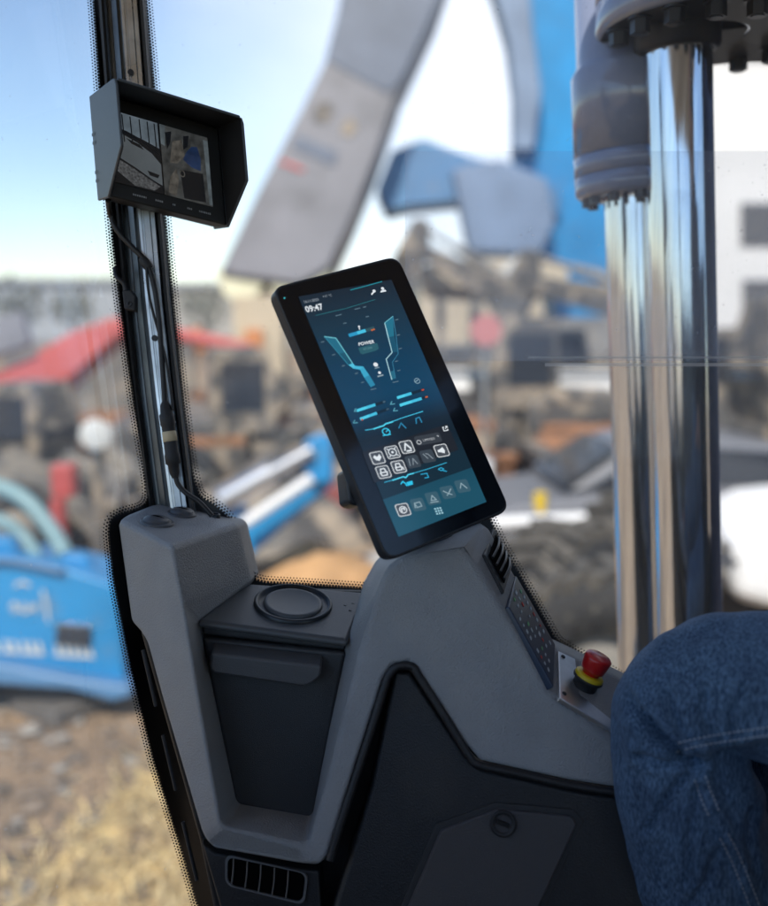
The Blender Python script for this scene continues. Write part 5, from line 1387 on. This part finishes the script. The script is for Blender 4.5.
crate('tan crate behind the red upright post', 40, 11.5, .9, .8, 'tan', 20)
crate('white crate left of the pillar beyond the round lamp', 118, 12.5, .8, .9, 'white', -10)
crate('rust brown crate close right of the pillar', 208, 10.5, .7, .9, 'rust', 15)
crate('tan crate between the pillar and the diagonal blue arm', 232, 13.5, .9, 1.1, 'tan', 30)
crate('white crate beyond the upper end of the diagonal blue arm', 322, 13, .8, .8, 'white', 0)
crate('tan crate at the right edge of the tablet', 448, 11, .8, 1.0, 'tan', 12)
crate('rust brown crate under the round red disc', 478, 10.4, .6, .7, 'rust', 40)
crate('wide tan crate under the beige canopy', 520, 13.5, 1.4, 1.3, 'tan', 5)
crate('white crate just left of the chrome rods', 588, 11.2, .8, .9, 'white', 22)
crate('tan crate seen right of the chrome rods', 742, 10.6, .7, 1.0, 'tan', 14)
drum('yellow drum near the foot of the beige column', 222, 11.6, .26, .8, 'yellow')
drum('rusty drum near the upper end of the diagonal blue arm', 282, 11.8, .28, .85, 'rust')
drum('pale drum left of the silver car', 466, 9.6, .25, .75, 'white')
drum('rusty drum behind the silver car', 560, 10.2, .28, .9, 'rust')
beams('rusty beam lying level behind the work lamp', 70, 10.8, 2.2, 6, 'rust', .6)
beams('pale beam lying level behind the dark loader right of the tablet', 520, 12.8, 2.6, -4, 'white', 1.3)
# ---- buildings and far skyline
def building(name, label, D, x0, x1, ytop, depth, m, wins=(), roof=None):
    a, b_ = GP(x0, D), GP(x1, D); h = P((x0 + x1) / 2, ytop, D).z
    t = thing(name, label, 'building', ((a.x + b_.x) / 2, a.y, 0))
    w_ = MB().box(((a.x + b_.x) / 2, a.y + depth / 2, h / 2), (b_.x - a.x, depth, h)).build('wall', m, t)
    for wx0, wy0, wx1, wy1 in wins:
        MB().prism([hit(x_, y_, (Vector((0, a.y - .05, 0)), Vector((0, 1, 0)))) for x_, y_ in ((wx0, wy0), (wx1, wy0), (wx1, wy1), (wx0, wy1))], (0, .12, 0)).build('window', C['bwindow'], t)
    MB().box(((a.x + b_.x) / 2, a.y + depth / 2, h + .15), (b_.x - a.x + .6, depth + .6, .3)).build('roof', roof or C['roof'], t)
    return t
building('office_building', 'white office building with grey windows right of the chrome rods', 27, 690, 1250, 60, 14, C['facade'], [(741, 203, 800, 246), (743, 280, 800, 350), (830, 204, 880, 242), (830, 284, 880, 345)])
building('workshop', 'long low pale workshop on the horizon at the left', 62, -400, 120, 283, 12, C['roof'])
building('workshop', 'low grey workshop on the horizon behind the pillar', 55, 150, 330, 288, 12, C['concrete'])
building('warehouse', 'beige warehouse behind the tablet on the horizon', 48, 360, 640, 292, 12, C['beige'], [(430, 300, 470, 316), (500, 300, 540, 316), (570, 300, 610, 316)])
t = thing('shipping_container', 'beige container right of the tablet behind dark loaders', 'container', GP(480, 18))
q = GP(482, 18); MB().box(q + Vector((0, 1, .75)), (2.3, 2, 1.5)).build('container_body', C['beige'], t, bevel=.03)
for k in range(8): MB().box(q + Vector((-1.0 + k * .285, -.012, .75)), (.08, .03, 1.3)).build('corrugation', C['beige'], t)
def tree(label, q, h, seed):
    rn = random.Random(seed); t = thing('tree', label, 'tree', q, 'bare hazy trees on the horizon')
    MB().cyl(q, q + Vector((0, 0, h * .6)), h * .03, h * .012, n=10).build('trunk', C['bark'], t)
    m_ = MB()
    for k in range(260):
        d_ = Vector((rn.gauss(0, 1), rn.gauss(0, 1), rn.gauss(0, .8))).normalized() * rn.random() ** .4 * h * .34 + q + Vector((0, 0, h * .66))
        a_ = Vector((rn.gauss(0, 1), rn.gauss(0, 1), rn.gauss(0, 1))).normalized(); b_ = a_.orthogonal().normalized(); s_ = h * .045
        m_.add([d_ - a_ * s_, d_ - b_ * s_ * .6, d_ + a_ * s_, d_ + b_ * s_ * .6], [(0, 1, 2, 3)])
    m_.build('crown', C['leaf'], t, fix=False)
for i, (x, D_, h, lab) in enumerate(((20, 45, 3.8, 'hazy tree left of the pillar before the pale workshop'), (75, 50, 3.4, 'smaller hazy tree close to the pillar on the left horizon'), (205, 46, 3.6, 'hazy tree just right of the pillar'), (410, 40, 4.0, 'hazy tree behind the upper right edge of the tablet'), (585, 42, 3.2, 'hazy tree left of the chrome rods on the horizon'))): tree(lab, GP(x, D_), h, i)

# ================================================================== LIGHT, SKY, CAMERA
SUN_EL, SUN_AZ = 50, 196          # azimuth clockwise from +Y: behind the cab, to the left
sd = Vector((math.sin(R(SUN_AZ)) * math.cos(R(SUN_EL)), math.cos(R(SUN_AZ)) * math.cos(R(SUN_EL)), math.sin(R(SUN_EL))))
w = bpy.data.worlds.new('World'); scene.world = w; w.use_nodes = True
nt = w.node_tree; L = nt.links; bg = nt.nodes['Background']
sky = nt.nodes.new('ShaderNodeTexSky'); sky.sky_type = 'NISHITA'; sky.sun_disc = False
sky.sun_elevation = R(SUN_EL); sky.sun_rotation = R(SUN_AZ); sky.air_density = 1.0; sky.dust_density = .3; sky.ozone_density = 2.2
tc = nt.nodes.new('ShaderNodeTexCoord')
n = nt.nodes.new('ShaderNodeTexNoise'); n.inputs['Scale'].default_value = 1.6; n.inputs['Detail'].default_value = 6
mp = nt.nodes.new('ShaderNodeMapping'); mp.inputs['Scale'].default_value = (1, 1, 2.2); mp.inputs['Location'].default_value = (.3, 1.2, 0)
L.new(tc.outputs['Generated'], mp.inputs[0]); L.new(mp.outputs[0], n.inputs['Vector'])
dt = nt.nodes.new('ShaderNodeVectorMath'); dt.operation = 'DOT_PRODUCT'
cdir = Vector((.55, .80, .22)).normalized(); dt.inputs[1].default_value = cdir
L.new(tc.outputs['Generated'], dt.inputs[0])
ad = nt.nodes.new('ShaderNodeMath'); ad.operation = 'MULTIPLY_ADD'; ad.inputs[1].default_value = .35; L.new(n.outputs['Fac'], ad.inputs[0]); L.new(dt.outputs['Value'], ad.inputs[2])
mr = nt.nodes.new('ShaderNodeMapRange'); mr.interpolation_type = 'SMOOTHSTEP'; mr.inputs[1].default_value = .78; mr.inputs[2].default_value = 1.16; mr.inputs[3].default_value = 0; mr.inputs[4].default_value = .95
L.new(ad.outputs[0], mr.inputs[0])
mx = nt.nodes.new('ShaderNodeMix'); mx.data_type = 'RGBA'; L.new(mr.outputs[0], mx.inputs[0]); L.new(sky.outputs[0], mx.inputs[6]); mx.inputs[7].default_value = (7.6, 7.9, 8.6, 1)
L.new(mx.outputs[2], bg.inputs['Color']); bg.inputs['Strength'].default_value = .10
sl = bpy.data.lights.new('sun', 'SUN'); sl.energy = 3.0; sl.angle = R(.5); sl.color = (1, .91, .78)
so = bpy.data.objects.new('sun', sl); COL.objects.link(so); so.rotation_euler = (-sd).to_track_quat('-Z', 'Y').to_euler(); so.location = (0, -5, 12)

cd = bpy.data.cameras.new('camera'); co = bpy.data.objects.new('camera', cd); COL.objects.link(co)
co.location = CAM; co.rotation_euler = (math.pi / 2 - PITCH, 0, 0)
cd.sensor_fit = 'VERTICAL'; cd.sensor_height = 36; cd.sensor_width = 36; cd.lens = FPX / 906 * 36
cd.clip_start = .05; cd.clip_end = 3000
cd.dof.use_dof = True; cd.dof.focus_distance = 1.10; cd.dof.aperture_fstop = cd.lens / 1000 / .0188
cd.dof.aperture_blades = 0
scene.camera = co
vs_ = scene.view_settings; vs_.view_transform = 'Standard'; vs_.look = 'None'; vs_.exposure = EXPOSURE; vs_.gamma = 1; vs_.use_curve_mapping = False
cy = scene.cycles
cy.use_denoising = True; cy.max_bounces = 10; cy.transparent_max_bounces = 24; cy.glossy_bounces = 5; cy.diffuse_bounces = 4
cy.caustics_reflective = False; cy.caustics_refractive = False; cy.sample_clamp_indirect = 6; cy.use_adaptive_sampling = True; cy.adaptive_threshold = .02
